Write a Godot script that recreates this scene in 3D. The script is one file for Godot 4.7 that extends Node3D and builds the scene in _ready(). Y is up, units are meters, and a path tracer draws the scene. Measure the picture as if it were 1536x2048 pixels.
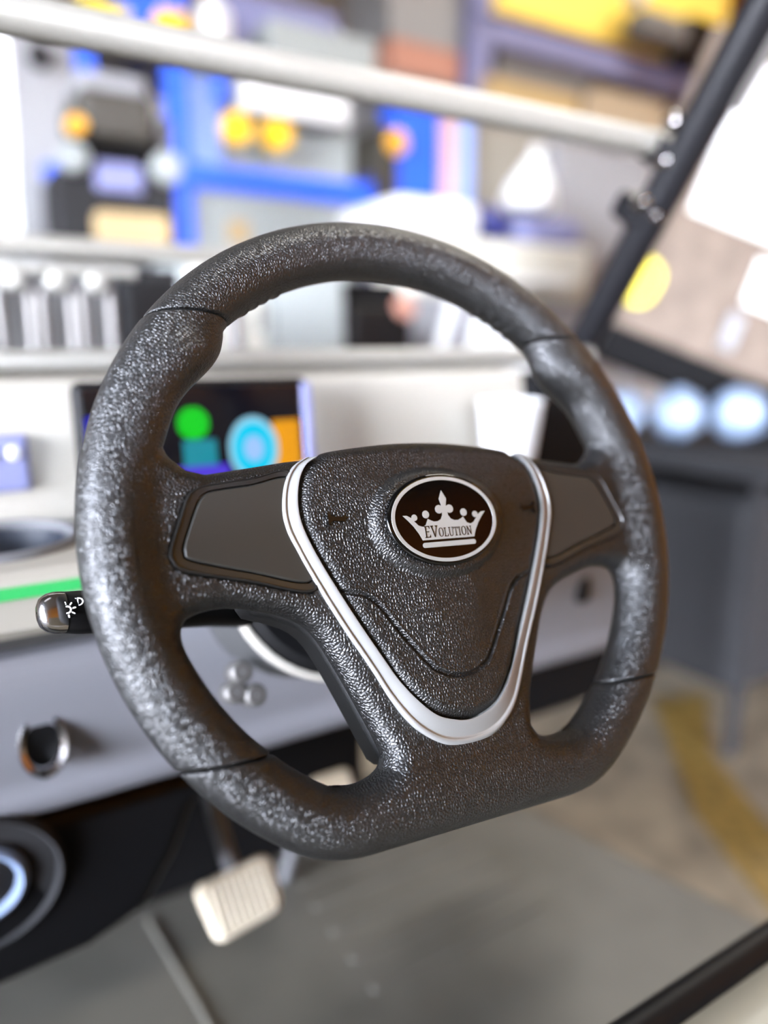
extends Node3D
# A golf cart's steering wheel seen from the driver's side of the bench, a workshop behind it.
# x = to the cart's right, y = up, z = backwards; metres. The wheel is modelled in millimetres in its own axes.

const CAM_AT := Vector3(0, 1.05, 0)
var used := {}
var M := {}


# ---------------------------------------------------------------- mesh builder
class MB:
	var v := PackedVector3Array()
	var n := PackedVector3Array()
	var uv := PackedVector2Array()
	var idx := PackedInt32Array()
	var xf := Transform3D.IDENTITY
	var k := 1.0

	func pt(p: Vector3, nn: Vector3, t := Vector2.ZERO) -> int:
		v.append(xf * (p * k))
		n.append((xf.basis * nn).normalized())
		uv.append(t)
		return v.size() - 1

	func tri(a: int, b: int, c: int) -> void:
		var g := (v[b] - v[a]).cross(v[c] - v[a])
		if g.dot(n[a] + n[b] + n[c]) > 0.0:
			idx.append_array([a, c, b])
		else:
			idx.append_array([a, b, c])

	func quad(a: int, b: int, c: int, d: int) -> void:
		tri(a, b, c)
		tri(a, c, d)

	# rows of points joined into a smooth sheet; `toward` is a direction the faces look at, or null: away from each row's middle
	func sheet(rows: Array, closed := false, toward = null) -> void:
		var R := rows.size()
		var C: int = rows[0].size()
		var nn := []
		var total := 0.0
		for i in R:
			var row: PackedVector3Array = rows[i]
			var a: PackedVector3Array = rows[maxi(i - 1, 0)]
			var b: PackedVector3Array = rows[mini(i + 1, R - 1)]
			var mid := Vector3.ZERO
			for p in row:
				mid += p
			mid /= C
			var nr := PackedVector3Array()
			for j in C:
				var jl := (j - 1 + C) % C if closed else maxi(j - 1, 0)
				var jr := (j + 1) % C if closed else mini(j + 1, C - 1)
				var du := row[jr] - row[jl]
				var dv := b[j] - a[j]
				var m := du.cross(dv)
				if m.length() < 1e-12:
					m = row[j] - mid
				m = m.normalized()
				total += m.dot(toward if toward != null else row[j] - mid)
				nr.append(m)
			nn.append(nr)
		var s := 1.0 if total >= 0.0 else -1.0
		var base := v.size()
		for i in R:
			for j in C:
				pt(rows[i][j], nn[i][j] * s, Vector2(float(j) / maxi(C - 1, 1), float(i) / maxi(R - 1, 1)))
		for i in R - 1:
			for j in (C if closed else C - 1):
				var j2 := (j + 1) % C
				quad(base + i * C + j, base + i * C + j2, base + (i + 1) * C + j2, base + (i + 1) * C + j)

	func fan(ring: PackedVector3Array, nn: Vector3) -> void:
		var mid := Vector3.ZERO
		for p in ring:
			mid += p
		var c := pt(mid / ring.size(), nn)
		var first := v.size()
		for p in ring:
			pt(p, nn)
		for i in ring.size():
			tri(c, first + i, first + (i + 1) % ring.size())

	func box(size: Vector3, at := Vector3.ZERO, r := 0.004, turn := Basis.IDENTITY) -> void:
		var h := size / 2.0
		r = minf(r, minf(h.x, minf(h.y, h.z)) * 0.98)
		var keep := xf
		xf = xf * Transform3D(turn, at)
		for ax in 3:
			for s in [-1.0, 1.0]:
				var a1 := (ax + 1) % 3
				var a2 := (ax + 2) % 3
				var base := v.size()
				var l1 := [-h[a1], -h[a1] + r, h[a1] - r, h[a1]]
				var l2 := [-h[a2], -h[a2] + r, h[a2] - r, h[a2]]
				for p in l1:
					for q in l2:
						var o := Vector3.ZERO
						o[ax] = s * h[ax]
						o[a1] = p
						o[a2] = q
						var inn := Vector3(clampf(o.x, -h.x + r, h.x - r), clampf(o.y, -h.y + r, h.y - r), clampf(o.z, -h.z + r, h.z - r))
						var d := (o - inn).normalized()
						pt(inn + d * r, d, Vector2(p / (2.0 * h[a1]) + 0.5, q / (2.0 * h[a2]) + 0.5))
				for i in 3:
					for j in 3:
						quad(base + i * 4 + j, base + i * 4 + j + 1, base + (i + 1) * 4 + j + 1, base + (i + 1) * 4 + j)
		xf = keep

	# a polygon in x, y raised from z0 to z1 with a rounded upper edge
	func prism(poly: PackedVector2Array, z0: float, z1: float, bevel := 0.0, both := false) -> void:
		if Geometry2D.is_polygon_clockwise(poly):
			poly = poly.duplicate()
			poly.reverse()
		var N := poly.size()
		var nor := PackedVector2Array()
		var mit := PackedFloat32Array()
		for i in N:
			var e1 := (poly[i] - poly[(i - 1 + N) % N]).normalized()
			var e2 := (poly[(i + 1) % N] - poly[i]).normalized()
			var m := Vector2(e1.y, -e1.x) + Vector2(e2.y, -e2.x)
			m = m.normalized()
			nor.append(m)
			mit.append(1.0 / maxf(0.5, m.dot(Vector2(e1.y, -e1.x))))
		var steps := []   # inset, z, slope of the normal
		if bevel > 0.0:
			if both:
				for t in [0.0, 0.5, 1.0]:
					var an: float = t * PI / 2.0
					steps.append([bevel * (1.0 - sin(an)), z0 + bevel * (1.0 - cos(an)), -cos(an)])
			else:
				steps.append([0.0, z0, 0.0])
			for t in [0.0, 0.33, 0.67, 1.0]:
				var an: float = t * PI / 2.0
				steps.append([bevel * (1.0 - cos(an)), z1 - bevel * (1.0 - sin(an)), sin(an)])
		else:
			steps = [[0.0, z0, 0.0], [0.0, z1, 0.0]]
		var base := v.size()
		var hard := bevel <= 0.0
		if hard:
			for i in N:
				var j := (i + 1) % N
				var e := (poly[j] - poly[i]).normalized()
				var fn := Vector3(e.y, -e.x, 0)
				quad(pt(Vector3(poly[i].x, poly[i].y, z0), fn), pt(Vector3(poly[j].x, poly[j].y, z0), fn), pt(Vector3(poly[j].x, poly[j].y, z1), fn), pt(Vector3(poly[i].x, poly[i].y, z1), fn))
		else:
			for s in steps:
				for i in N:
					var p: Vector2 = poly[i] - nor[i] * s[0] * mit[i]
					var sl: float = s[2]
					pt(Vector3(p.x, p.y, s[1]), Vector3(nor[i].x * sqrt(1.0 - sl * sl), nor[i].y * sqrt(1.0 - sl * sl), sl))
			for a in steps.size() - 1:
				for i in N:
					var j := (i + 1) % N
					quad(base + a * N + i, base + a * N + j, base + (a + 1) * N + j, base + (a + 1) * N + i)
		var ti := Geometry2D.triangulate_polygon(poly)
		for side in 2:
			var ins: float = bevel if side == 1 or both else 0.0
			var b2 := v.size()
			for i in N:
				var p := poly[i] - nor[i] * ins * mit[i]
				pt(Vector3(p.x, p.y, z1 if side == 1 else z0), Vector3(0, 0, 1 if side == 1 else -1), p)
			for t in range(0, ti.size(), 3):
				tri(b2 + ti[t], b2 + ti[t + 1], b2 + ti[t + 2])

	func tube(path: PackedVector3Array, r, seg := 14, closed := false, caps := true, flat := 1.0, hint := Vector3.UP) -> void:
		var rows := []
		var N := path.size()
		for i in N:
			var a := path[(i - 1 + N) % N] if closed else path[maxi(i - 1, 0)]
			var b := path[(i + 1) % N] if closed else path[mini(i + 1, N - 1)]
			var d := (b - a).normalized()
			var side := d.cross(hint)
			if side.length() < 0.05:
				side = d.cross(Vector3(0.9, 0.1, 0.3))
			side = side.normalized()
			var up := side.cross(d).normalized()
			var rr: float = r[i] if r is Array or r is PackedFloat32Array else r
			var ring := PackedVector3Array()
			for j in seg:
				var an := TAU * j / seg
				ring.append(path[i] + side * cos(an) * rr * flat + up * sin(an) * rr)
			rows.append(ring)
		if closed:
			rows.append(rows[0])
		sheet(rows, true)
		if caps and not closed:
			fan(rows[0], (path[0] - path[1]).normalized())
			fan(rows[N - 1], (path[N - 1] - path[N - 2]).normalized())

	# profile of (radius, height) turned round the y axis
	func lathe(prof: PackedVector2Array, seg := 32) -> void:
		var rows := []
		for p in prof:
			var ring := PackedVector3Array()
			for j in seg:
				var an := TAU * j / seg
				ring.append(Vector3(cos(an) * p.x, p.y, sin(an) * p.x))
			rows.append(ring)
		var base := v.size()
		var P := prof.size()
		for i in P - 1:   # every band with its own normals, so that edges stay crisp
			var d := (prof[i + 1] - prof[i]).normalized()
			var rn := Vector2(d.y, -d.x)
			var b2 := v.size()
			for e in 2:
				for j in seg:
					var an := TAU * j / seg
					pt(rows[i + e][j], Vector3(cos(an) * rn.x, rn.y, sin(an) * rn.x))
			for j in seg:
				quad(b2 + j, b2 + (j + 1) % seg, b2 + seg + (j + 1) % seg, b2 + seg + j)

	func mesh(m: Material) -> ArrayMesh:
		var a := []
		a.resize(Mesh.ARRAY_MAX)
		a[Mesh.ARRAY_VERTEX] = v
		a[Mesh.ARRAY_NORMAL] = n
		a[Mesh.ARRAY_TEX_UV] = uv
		a[Mesh.ARRAY_INDEX] = idx
		var am := ArrayMesh.new()
		am.add_surface_from_arrays(Mesh.PRIMITIVE_TRIANGLES, a)
		am.surface_set_material(0, m)
		return am


# ---------------------------------------------------------------- scene helpers
func numbered(called: String) -> String:
	used[called] = used.get(called, -1) + 1
	return called if used[called] == 0 else "%s_%03d" % [called, used[called]]

func thing(called: String, label: String, category: String, at := Vector3.ZERO, group := "", kind := "") -> Node3D:
	var o := Node3D.new()
	o.name = numbered(called)
	add_child(o, true)
	o.position = at
	tag(o, label, category, group, kind)
	return o

func tag(o: Node, label: String, category: String, group := "", kind := "") -> void:
	o.set_meta("label", label)
	o.set_meta("category", category)
	if group:
		o.set_meta("group", group)
	if kind:
		o.set_meta("kind", kind)

func put(called: String, mb: MB, m: Material, parent: Node = null) -> MeshInstance3D:
	var o := MeshInstance3D.new()
	o.mesh = mb.mesh(m)
	o.name = called if parent else numbered(called)
	(parent if parent else self).add_child(o, true)
	return o

func structure(called: String, label: String, category: String, mb: MB, m: Material) -> MeshInstance3D:
	var o := put(called, mb, m)
	tag(o, label, category, "", "structure")
	return o

func mat(c: Color, rough := 0.6, metal := 0.0, spec := 0.5) -> StandardMaterial3D:
	var m := StandardMaterial3D.new()
	m.albedo_color = c
	m.roughness = rough
	m.metallic = metal
	m.metallic_specular = spec
	return m

func noise_tex(kind: int, freq: float, seed_: int, size := 512, ramp: Array = [], ret := -1, oct := 3) -> NoiseTexture2D:
	var f := FastNoiseLite.new()
	f.noise_type = kind
	f.frequency = freq
	f.seed = seed_
	f.fractal_octaves = oct
	if ret >= 0:
		f.cellular_return_type = ret
		f.fractal_type = FastNoiseLite.FRACTAL_NONE
		f.domain_warp_enabled = true
		f.domain_warp_amplitude = 3.0
		f.domain_warp_frequency = freq
		f.domain_warp_fractal_type = FastNoiseLite.DOMAIN_WARP_FRACTAL_NONE
	var t := NoiseTexture2D.new()
	t.width = size
	t.height = size
	t.seamless = true
	t.noise = f
	if ramp:
		var g := Gradient.new()
		var offs := PackedFloat32Array()
		var cols := PackedColorArray()
		for r in ramp:
			offs.append(r[0])
			cols.append(r[1] if r[1] is Color else Color(r[1], r[1], r[1]))
		g.offsets = offs
		g.colors = cols
		t.color_ramp = g
	return t

func grain(m: StandardMaterial3D, tex: Texture2D, per_m: float, cm: float) -> StandardMaterial3D:
	m.uv1_triplanar = true
	m.uv1_scale = Vector3.ONE * per_m
	m.uv1_triplanar_sharpness = 4.0
	m.heightmap_enabled = true
	m.heightmap_texture = tex
	m.heightmap_scale = cm
	return m

func tinted(m: StandardMaterial3D, tex: Texture2D, per_m: float) -> StandardMaterial3D:
	m.uv1_triplanar = true
	m.uv1_scale = Vector3.ONE * per_m
	m.albedo_texture = tex
	return m

func B(size: Vector3, at: Vector3, r := 0.004, turn := Basis.IDENTITY) -> MB:
	var b := MB.new()
	b.box(size, at, r, turn)
	return b

func span(x0: float, x1: float, y0: float, y1: float, z0: float, z1: float, r := 0.004) -> MB:
	return B(Vector3(x1 - x0, y1 - y0, absf(z1 - z0)), Vector3((x0 + x1) / 2, (y0 + y1) / 2, (z0 + z1) / 2), r)

func loop(pts: Array, mirror := false) -> PackedVector2Array:
	var o := PackedVector2Array()
	for p in pts:
		o.append(p)
	if mirror:
		for i in range(pts.size() - 1, -1, -1):
			if absf(pts[i].x) > 0.01:
				o.append(Vector2(-pts[i].x, pts[i].y))
	return o

# a smooth closed or open curve through points, resampled evenly
func smooth(pts: PackedVector2Array, count: int, closed := true) -> PackedVector2Array:
	var dense := PackedVector2Array()
	var N := pts.size()
	for i in (N if closed else N - 1):
		var p0 := pts[(i - 1 + N) % N] if closed else pts[maxi(i - 1, 0)]
		var p1 := pts[i]
		var p2 := pts[(i + 1) % N]
		var p3 := pts[(i + 2) % N] if closed else pts[mini(i + 2, N - 1)]
		for s in 12:
			var t := s / 12.0
			var q := p1.cubic_interpolate(p2, p0 + (p1 - p0) * 0.0, p3, t)
			dense.append(q)
	if not closed:
		dense.append(pts[N - 1])
	return even(dense, count, closed)

func even(dense: PackedVector2Array, count: int, closed := true) -> PackedVector2Array:
	var acc := PackedFloat32Array([0.0])
	var N := dense.size()
	for i in (N if closed else N - 1):
		acc.append(acc[i] + dense[i].distance_to(dense[(i + 1) % N]))
	var total := acc[acc.size() - 1]
	var o := PackedVector2Array()
	var at := 0
	for i in count:
		var want := total * i / (count if closed else count - 1)
		while at < acc.size() - 2 and acc[at + 1] < want:
			at += 1
		var w := (want - acc[at]) / maxf(acc[at + 1] - acc[at], 1e-6)
		o.append(dense[at % N].lerp(dense[(at + 1) % N], clampf(w, 0, 1)))
	return o

func oval(c: Vector2, a: float, b: float, n := 48, a0 := 0.0) -> PackedVector2Array:
	var o := PackedVector2Array()
	for i in n:
		var t := a0 + TAU * i / n
		o.append(c + Vector2(cos(t) * a, sin(t) * b))
	return o

func stadium(a: Vector2, b: Vector2, r: float, n := 10) -> PackedVector2Array:
	var o := PackedVector2Array()
	var d := (b - a).angle()
	for i in n + 1:
		o.append(b + Vector2.from_angle(d - PI / 2 + PI * i / n) * r)
	for i in n + 1:
		o.append(a + Vector2.from_angle(d + PI / 2 + PI * i / n) * r)
	return o

func ring_mb(outer: PackedVector2Array, inner: PackedVector2Array, prof: Array, k := 1.0, xf := Transform3D.IDENTITY) -> MB:
	# two loops with as many points; prof: list of (share of the way from outer to inner, z)
	var mb := MB.new()
	mb.k = k
	mb.xf = xf
	var rows := []
	for i in outer.size() + 1:
		var a := outer[i % outer.size()]
		var b := inner[i % outer.size()]
		var row := PackedVector3Array()
		for p in prof:
			var q := a.lerp(b, p.x)
			row.append(Vector3(q.x, q.y, p.y))
		rows.append(row)
	# each band flat across, so that its edges stay crisp
	for c in prof.size() - 1:
		var two := []
		var way := Vector3.ZERO
		for r in rows:
			two.append(PackedVector3Array([r[c], r[c + 1]]))
		var d: Vector2 = prof[c + 1] - prof[c]
		var e: Vector3 = (rows[0][prof.size() - 1] - rows[0][0]) * Vector3(1, 1, 0)
		if absf(d.x) * e.length() < absf(d.y) * 0.2:
			ring_wall(mb, rows, c, d.y > 0.0)
		else:
			mb.sheet(two, false, Vector3(0, 0, 1))
	return mb

func ring_wall(mb: MB, rows: Array, c: int, outside: bool) -> void:
	var base := mb.v.size()
	var N := rows.size()
	for i in N:
		var t: Vector3 = rows[(i + 1) % (N - 1)][c] - rows[(i - 1 + N - 1) % (N - 1)][c]
		var w: Vector3 = (rows[i][rows[i].size() - 1] - rows[i][0]) * Vector3(1, 1, 0)
		var nn := Vector3(t.y, -t.x, 0).normalized()
		if nn.dot(w) > 0.0:
			nn = -nn
		if not outside:
			nn = -nn
		mb.pt(rows[i][c], nn)
		mb.pt(rows[i][c + 1], nn)
	for i in N - 1:
		mb.quad(base + i * 2, base + i * 2 + 1, base + i * 2 + 3, base + i * 2 + 2)


# ---------------------------------------------------------------- the scene
func _ready() -> void:
	light_and_camera()
	materials()
	room()
	cart()
	steering_column()
	steering_wheel()
	workshop()

#@@LIGHT
func light_and_camera() -> void:
	var cam := Camera3D.new()
	cam.name = "camera"
	add_child(cam)
	cam.position = CAM_AT
	cam.rotation_degrees = Vector3(-12.6, -31.3, 0)
	var at := CameraAttributesPhysical.new()
	at.frustum_focal_length = 17.578
	at.frustum_focus_distance = 0.385
	at.exposure_aperture = 1.22
	at.frustum_near = 0.02
	at.frustum_far = 100.0
	cam.attributes = at
	cam.fov = rad_to_deg(2.0 * atan(1024.0 / 1500.0))
	cam.near = 0.02
	cam.far = 100.0
	cam.current = true
	var env := Environment.new()
	env.background_mode = Environment.BG_SKY
	var sky := ProceduralSkyMaterial.new()
	sky.sky_top_color = Color(0.78, 0.84, 0.94)
	sky.sky_horizon_color = Color(0.97, 0.97, 1.0)
	sky.ground_horizon_color = Color(0.6, 0.6, 0.6)
	sky.ground_bottom_color = Color(0.35, 0.35, 0.34)
	sky.sky_energy_multiplier = 16.5
	env.sky = Sky.new()
	env.sky.sky_material = sky
	env.tonemap_mode = Environment.TONE_MAPPER_LINEAR
	env.tonemap_exposure = 0.16
	env.sdfgi_enabled = true
	env.ssao_enabled = true
	env.ssil_enabled = true
	var we := WorldEnvironment.new()
	we.name = "world_environment"
	we.environment = env
	add_child(we)

func ceiling_lamp(at: Vector3, size: Vector2, energy: float, tint: Color, label: String) -> void:
	var t := thing("ceiling_lamp", label, "ceiling lamp", at, "ceiling lamps of the workshop")
	put("housing", B(Vector3(size.x + 0.08, 0.09, size.y + 0.08), Vector3(0, 0.05, 0), 0.01), M.lamp_body, t)
	var m := mat(Color(1, 1, 1))
	m.emission_enabled = true
	m.emission = tint
	m.emission_energy_multiplier = 3.0
	put("diffuser", B(Vector3(size.x, 0.02, size.y), Vector3(0, 0.0, 0), 0.005), m, t)
	var l := AreaLight3D.new()
	l.name = "glow"
	l.area_size = size
	l.light_color = tint
	l.light_energy = energy
	l.area_range = 40.0
	l.area_attenuation = 2.0
	l.shadow_enabled = true
	t.add_child(l, true)
	l.position = Vector3(0, -0.02, 0)
	l.rotation_degrees = Vector3(-90, 0, 0)


func materials() -> void:
	var pebble := noise_tex(FastNoiseLite.TYPE_CELLULAR, 0.030, 3, 1024, [[0.0, 0.0], [0.25, 0.55], [0.6, 0.95], [1.0, 1.0]], FastNoiseLite.RETURN_DISTANCE2_SUB)
	var fine := noise_tex(FastNoiseLite.TYPE_SIMPLEX, 0.09, 8, 512)
	var blotch := noise_tex(FastNoiseLite.TYPE_SIMPLEX, 0.012, 11, 512, [[0.0, 0.72], [0.5, 0.9], [1.0, 1.0]])
	var scuff := noise_tex(FastNoiseLite.TYPE_SIMPLEX, 0.006, 21, 512, [[0.0, 0.86], [0.5, 0.95], [1.0, 1.0]])
	M.leather = grain(mat(Color(0.055, 0.054, 0.054), 0.36), pebble, 20.0, 0.038)
	M.pad = grain(mat(Color(0.058, 0.057, 0.057), 0.36), pebble, 21.0, 0.038)
	for m in [M.leather, M.pad]:
		m.metallic_specular = 0.6
	M.fine_plastic = grain(mat(Color(0.07, 0.07, 0.072), 0.55), fine, 30.0, 0.01)
	M.gloss_edge = mat(Color(0.10, 0.098, 0.092), 0.36)
	M.blank = mat(Color(0.15, 0.145, 0.13), 0.45)
	M.silver = mat(Color(0.68, 0.68, 0.67), 0.42, 0.6)
	M.badge = mat(Color(0.01, 0.01, 0.01), 0.06)
	M.foil = mat(Color(0.64, 0.64, 0.62), 0.38, 0.35)
	M.ink = mat(Color(0.02, 0.02, 0.02), 0.22)
	M.chrome = mat(Color(0.85, 0.85, 0.86), 0.15, 1.0)
	M.satin = mat(Color(0.42, 0.41, 0.40), 0.4, 0.6)
	M.white_print = mat(Color(0.9, 0.9, 0.9), 0.5)
	M.black = mat(Color(0.035, 0.035, 0.04), 0.5)
	M.void = mat(Color(0.015, 0.015, 0.02), 0.8)
	M.dash = mat(Color(0.64, 0.62, 0.575), 0.5)
	M.dash_low = mat(Color(0.54, 0.54, 0.565), 0.32, 0.2)
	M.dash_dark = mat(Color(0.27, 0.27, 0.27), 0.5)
	M.shroud = grain(mat(Color(0.24, 0.24, 0.24), 0.42), fine, 20.0, 0.008)
	M.collar = mat(Color(0.72, 0.70, 0.66), 0.35, 0.4)
	M.bar = mat(Color(0.56, 0.55, 0.52), 0.35, 0.3)
	M.green = mat(Color(0.2, 0.68, 0.36), 0.4)
	M.hole = mat(Color(0.03, 0.07, 0.13), 0.5)
	M.floor_mat = tinted(mat(Color(0.37, 0.36, 0.33), 0.42), scuff, 1.6)
	M.pedal = mat(Color(0.85, 0.80, 0.70), 0.45)
	M.seat = mat(Color(0.60, 0.575, 0.51), 0.3)
	M.strut = mat(Color(0.07, 0.07, 0.08), 0.35)
	M.concrete = tinted(mat(Color(0.56, 0.51, 0.43), 0.6), noise_tex(FastNoiseLite.TYPE_SIMPLEX, 0.02, 5, 512, [[0.0, 0.7], [0.5, 0.88], [1.0, 1.0]], -1, 5), 0.6)
	M.yellow_paint = tinted(mat(Color(0.52, 0.42, 0.20), 0.55), noise_tex(FastNoiseLite.TYPE_SIMPLEX, 0.03, 6, 256, [[0.0, 0.6], [0.45, 0.95], [1.0, 1.0]], -1, 4), 2.0)
	M.wall = mat(Color(0.74, 0.74, 0.74), 0.8)
	M.wall_warm = mat(Color(0.84, 0.57, 0.18), 0.8)
	M.ceiling = mat(Color(0.42, 0.42, 0.42), 0.9)
	M.lamp_body = mat(Color(0.8, 0.8, 0.8), 0.5)
	M.white = mat(Color(0.84, 0.84, 0.83), 0.5)
	M.offwhite = mat(Color(0.74, 0.73, 0.68), 0.6)
	M.pale = mat(Color(0.56, 0.58, 0.57), 0.6)
	M.grey = mat(Color(0.52, 0.52, 0.53), 0.6)
	M.mid_grey = mat(Color(0.40, 0.40, 0.41), 0.6)
	M.dark_grey = mat(Color(0.15, 0.15, 0.155), 0.6)
	M.olive = mat(Color(0.20, 0.19, 0.16), 0.5)
	M.blue = mat(Color(0.14, 0.36, 0.86), 0.45)
	M.pale_blue = mat(Color(0.55, 0.66, 0.90), 0.5)
	M.slate = mat(Color(0.46, 0.52, 0.62), 0.4)
	M.navy = mat(Color(0.15, 0.18, 0.42), 0.5)
	M.lavender = mat(Color(0.46, 0.47, 0.62), 0.6)
	M.yellow = mat(Color(0.98, 0.76, 0.12), 0.5)
	M.pale_yellow = mat(Color(0.99, 0.87, 0.42), 0.5)
	M.lemon = mat(Color(0.86, 0.78, 0.26), 0.5)
	M.amber = mat(Color(0.86, 0.62, 0.12), 0.5)
	M.rust = mat(Color(0.66, 0.47, 0.40), 0.7)
	M.pink = mat(Color(0.78, 0.62, 0.58), 0.7)
	M.tan = mat(Color(0.66, 0.57, 0.41), 0.7)
	M.board = tinted(mat(Color(0.44, 0.385, 0.335), 0.7), blotch, 1.5)
	M.wrap = mat(Color(0.50, 0.56, 0.64), 0.25)
	for m in [M.black, M.void, M.strut, M.dark_grey]:
		m.metallic_specular = 0.3
	M.dark_grey.roughness = 0.8

#@@ROOM
func room() -> void:
	var b := span(-7, 9, -0.2, 0.0, -7, 7, 0.001)
	structure("floor", "grey concrete workshop floor with worn patches", "floor", b, M.concrete)
	structure("wall_back", "pale grey workshop wall behind the racks", "wall", span(-7, 9, 0, 6, -7.0, -6.8, 0.001), M.wall)
	structure("wall_right", "warm brown workshop wall on the far right", "wall", span(8.8, 9, 0, 6, -6.8, 6.8, 0.001), M.wall_warm)
	var wf := MB.new()   # with a wide doorway on the left, behind the viewer
	wf.box(Vector3(8.8, 6, 0.2), Vector3(4.6, 3, 6.9), 0.001)
	wf.box(Vector3(3.8, 6, 0.2), Vector3(-5.1, 3, 6.9), 0.001)
	wf.box(Vector3(3.4, 2.6, 0.2), Vector3(-1.5, 4.7, 6.9), 0.001)
	structure("wall_front", "warm brown workshop wall with a doorway behind the viewer", "wall", wf, M.wall_warm)
	# the left wall has the wide roller door that lets the daylight in
	var w := MB.new()
	w.box(Vector3(0.2, 6, 6.2), Vector3(-6.9, 3, -3.7), 0.001)
	w.box(Vector3(0.2, 6, 2.8), Vector3(-6.9, 3, 5.4), 0.001)
	w.box(Vector3(0.2, 2.2, 4.6), Vector3(-6.9, 4.9, 1.7), 0.001)
	structure("wall_left", "pale grey workshop wall with an open roller door", "wall", w, M.wall)
	structure("ceiling", "pale grey workshop ceiling", "ceiling", span(-7, 9, 6, 6.2, -7, 7, 0.001), M.ceiling)
	var line := MB.new()
	line.prism(loop([Vector2(1.10, -0.30), Vector2(1.30, -0.74), Vector2(1.40, -0.93), Vector2(1.78, -1.36), Vector2(1.95, -1.30), Vector2(1.66, -1.08), Vector2(1.50, -0.82), Vector2(1.40, -0.30)]), 0.0, 0.003)
	for i in line.v.size():
		line.v[i] = Vector3(line.v[i].x, line.v[i].z + 0.001, line.v[i].y)
		line.n[i] = Vector3(line.n[i].x, line.n[i].z, line.n[i].y)
	for t in range(0, line.idx.size(), 3):
		var s := line.idx[t]
		line.idx[t] = line.idx[t + 1]
		line.idx[t + 1] = s
	var o := put("floor_line", line, M.yellow_paint)
	tag(o, "worn yellow safety line painted on the concrete beside the cart", "floor line")
	ceiling_lamp(Vector3(0.5, 5.7, -3.6), Vector2(3.0, 0.5), 9, Color(1, 0.98, 0.94), "long white ceiling lamp over the pallet racks")
	ceiling_lamp(Vector3(4.5, 5.7, -2.5), Vector2(3.0, 0.5), 170, Color(1, 0.98, 0.94), "long white ceiling lamp over the yellow cabinet")
	ceiling_lamp(Vector3(-2.5, 5.7, 0.5), Vector2(3.0, 0.5), 6, Color(0.95, 0.97, 1.0), "long white ceiling lamp by the roller door")
	ceiling_lamp(Vector3(4.0, 5.7, 4.6), Vector2(3.0, 0.5), 46, Color(1, 0.76, 0.38), "long warm ceiling lamp behind the cart")
	ceiling_lamp(Vector3(7.4, 5.7, 0.5), Vector2(0.5, 3.0), 36, Color(1, 0.76, 0.38), "long warm ceiling lamp along the right wall")


#@@CART
func along_x(mb: MB, prof: PackedVector2Array, x0: float, x1: float, bevel := 0.0) -> void:
	# a (z, y) profile carried from x0 to x1
	var keep := mb.xf
	mb.xf = Transform3D(Basis(Vector3(0, 0, 1), Vector3(0, 1, 0), Vector3(-1, 0, 0)), Vector3.ZERO)
	mb.prism(prof, -x1, -x0, bevel)
	mb.xf = keep

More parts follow.
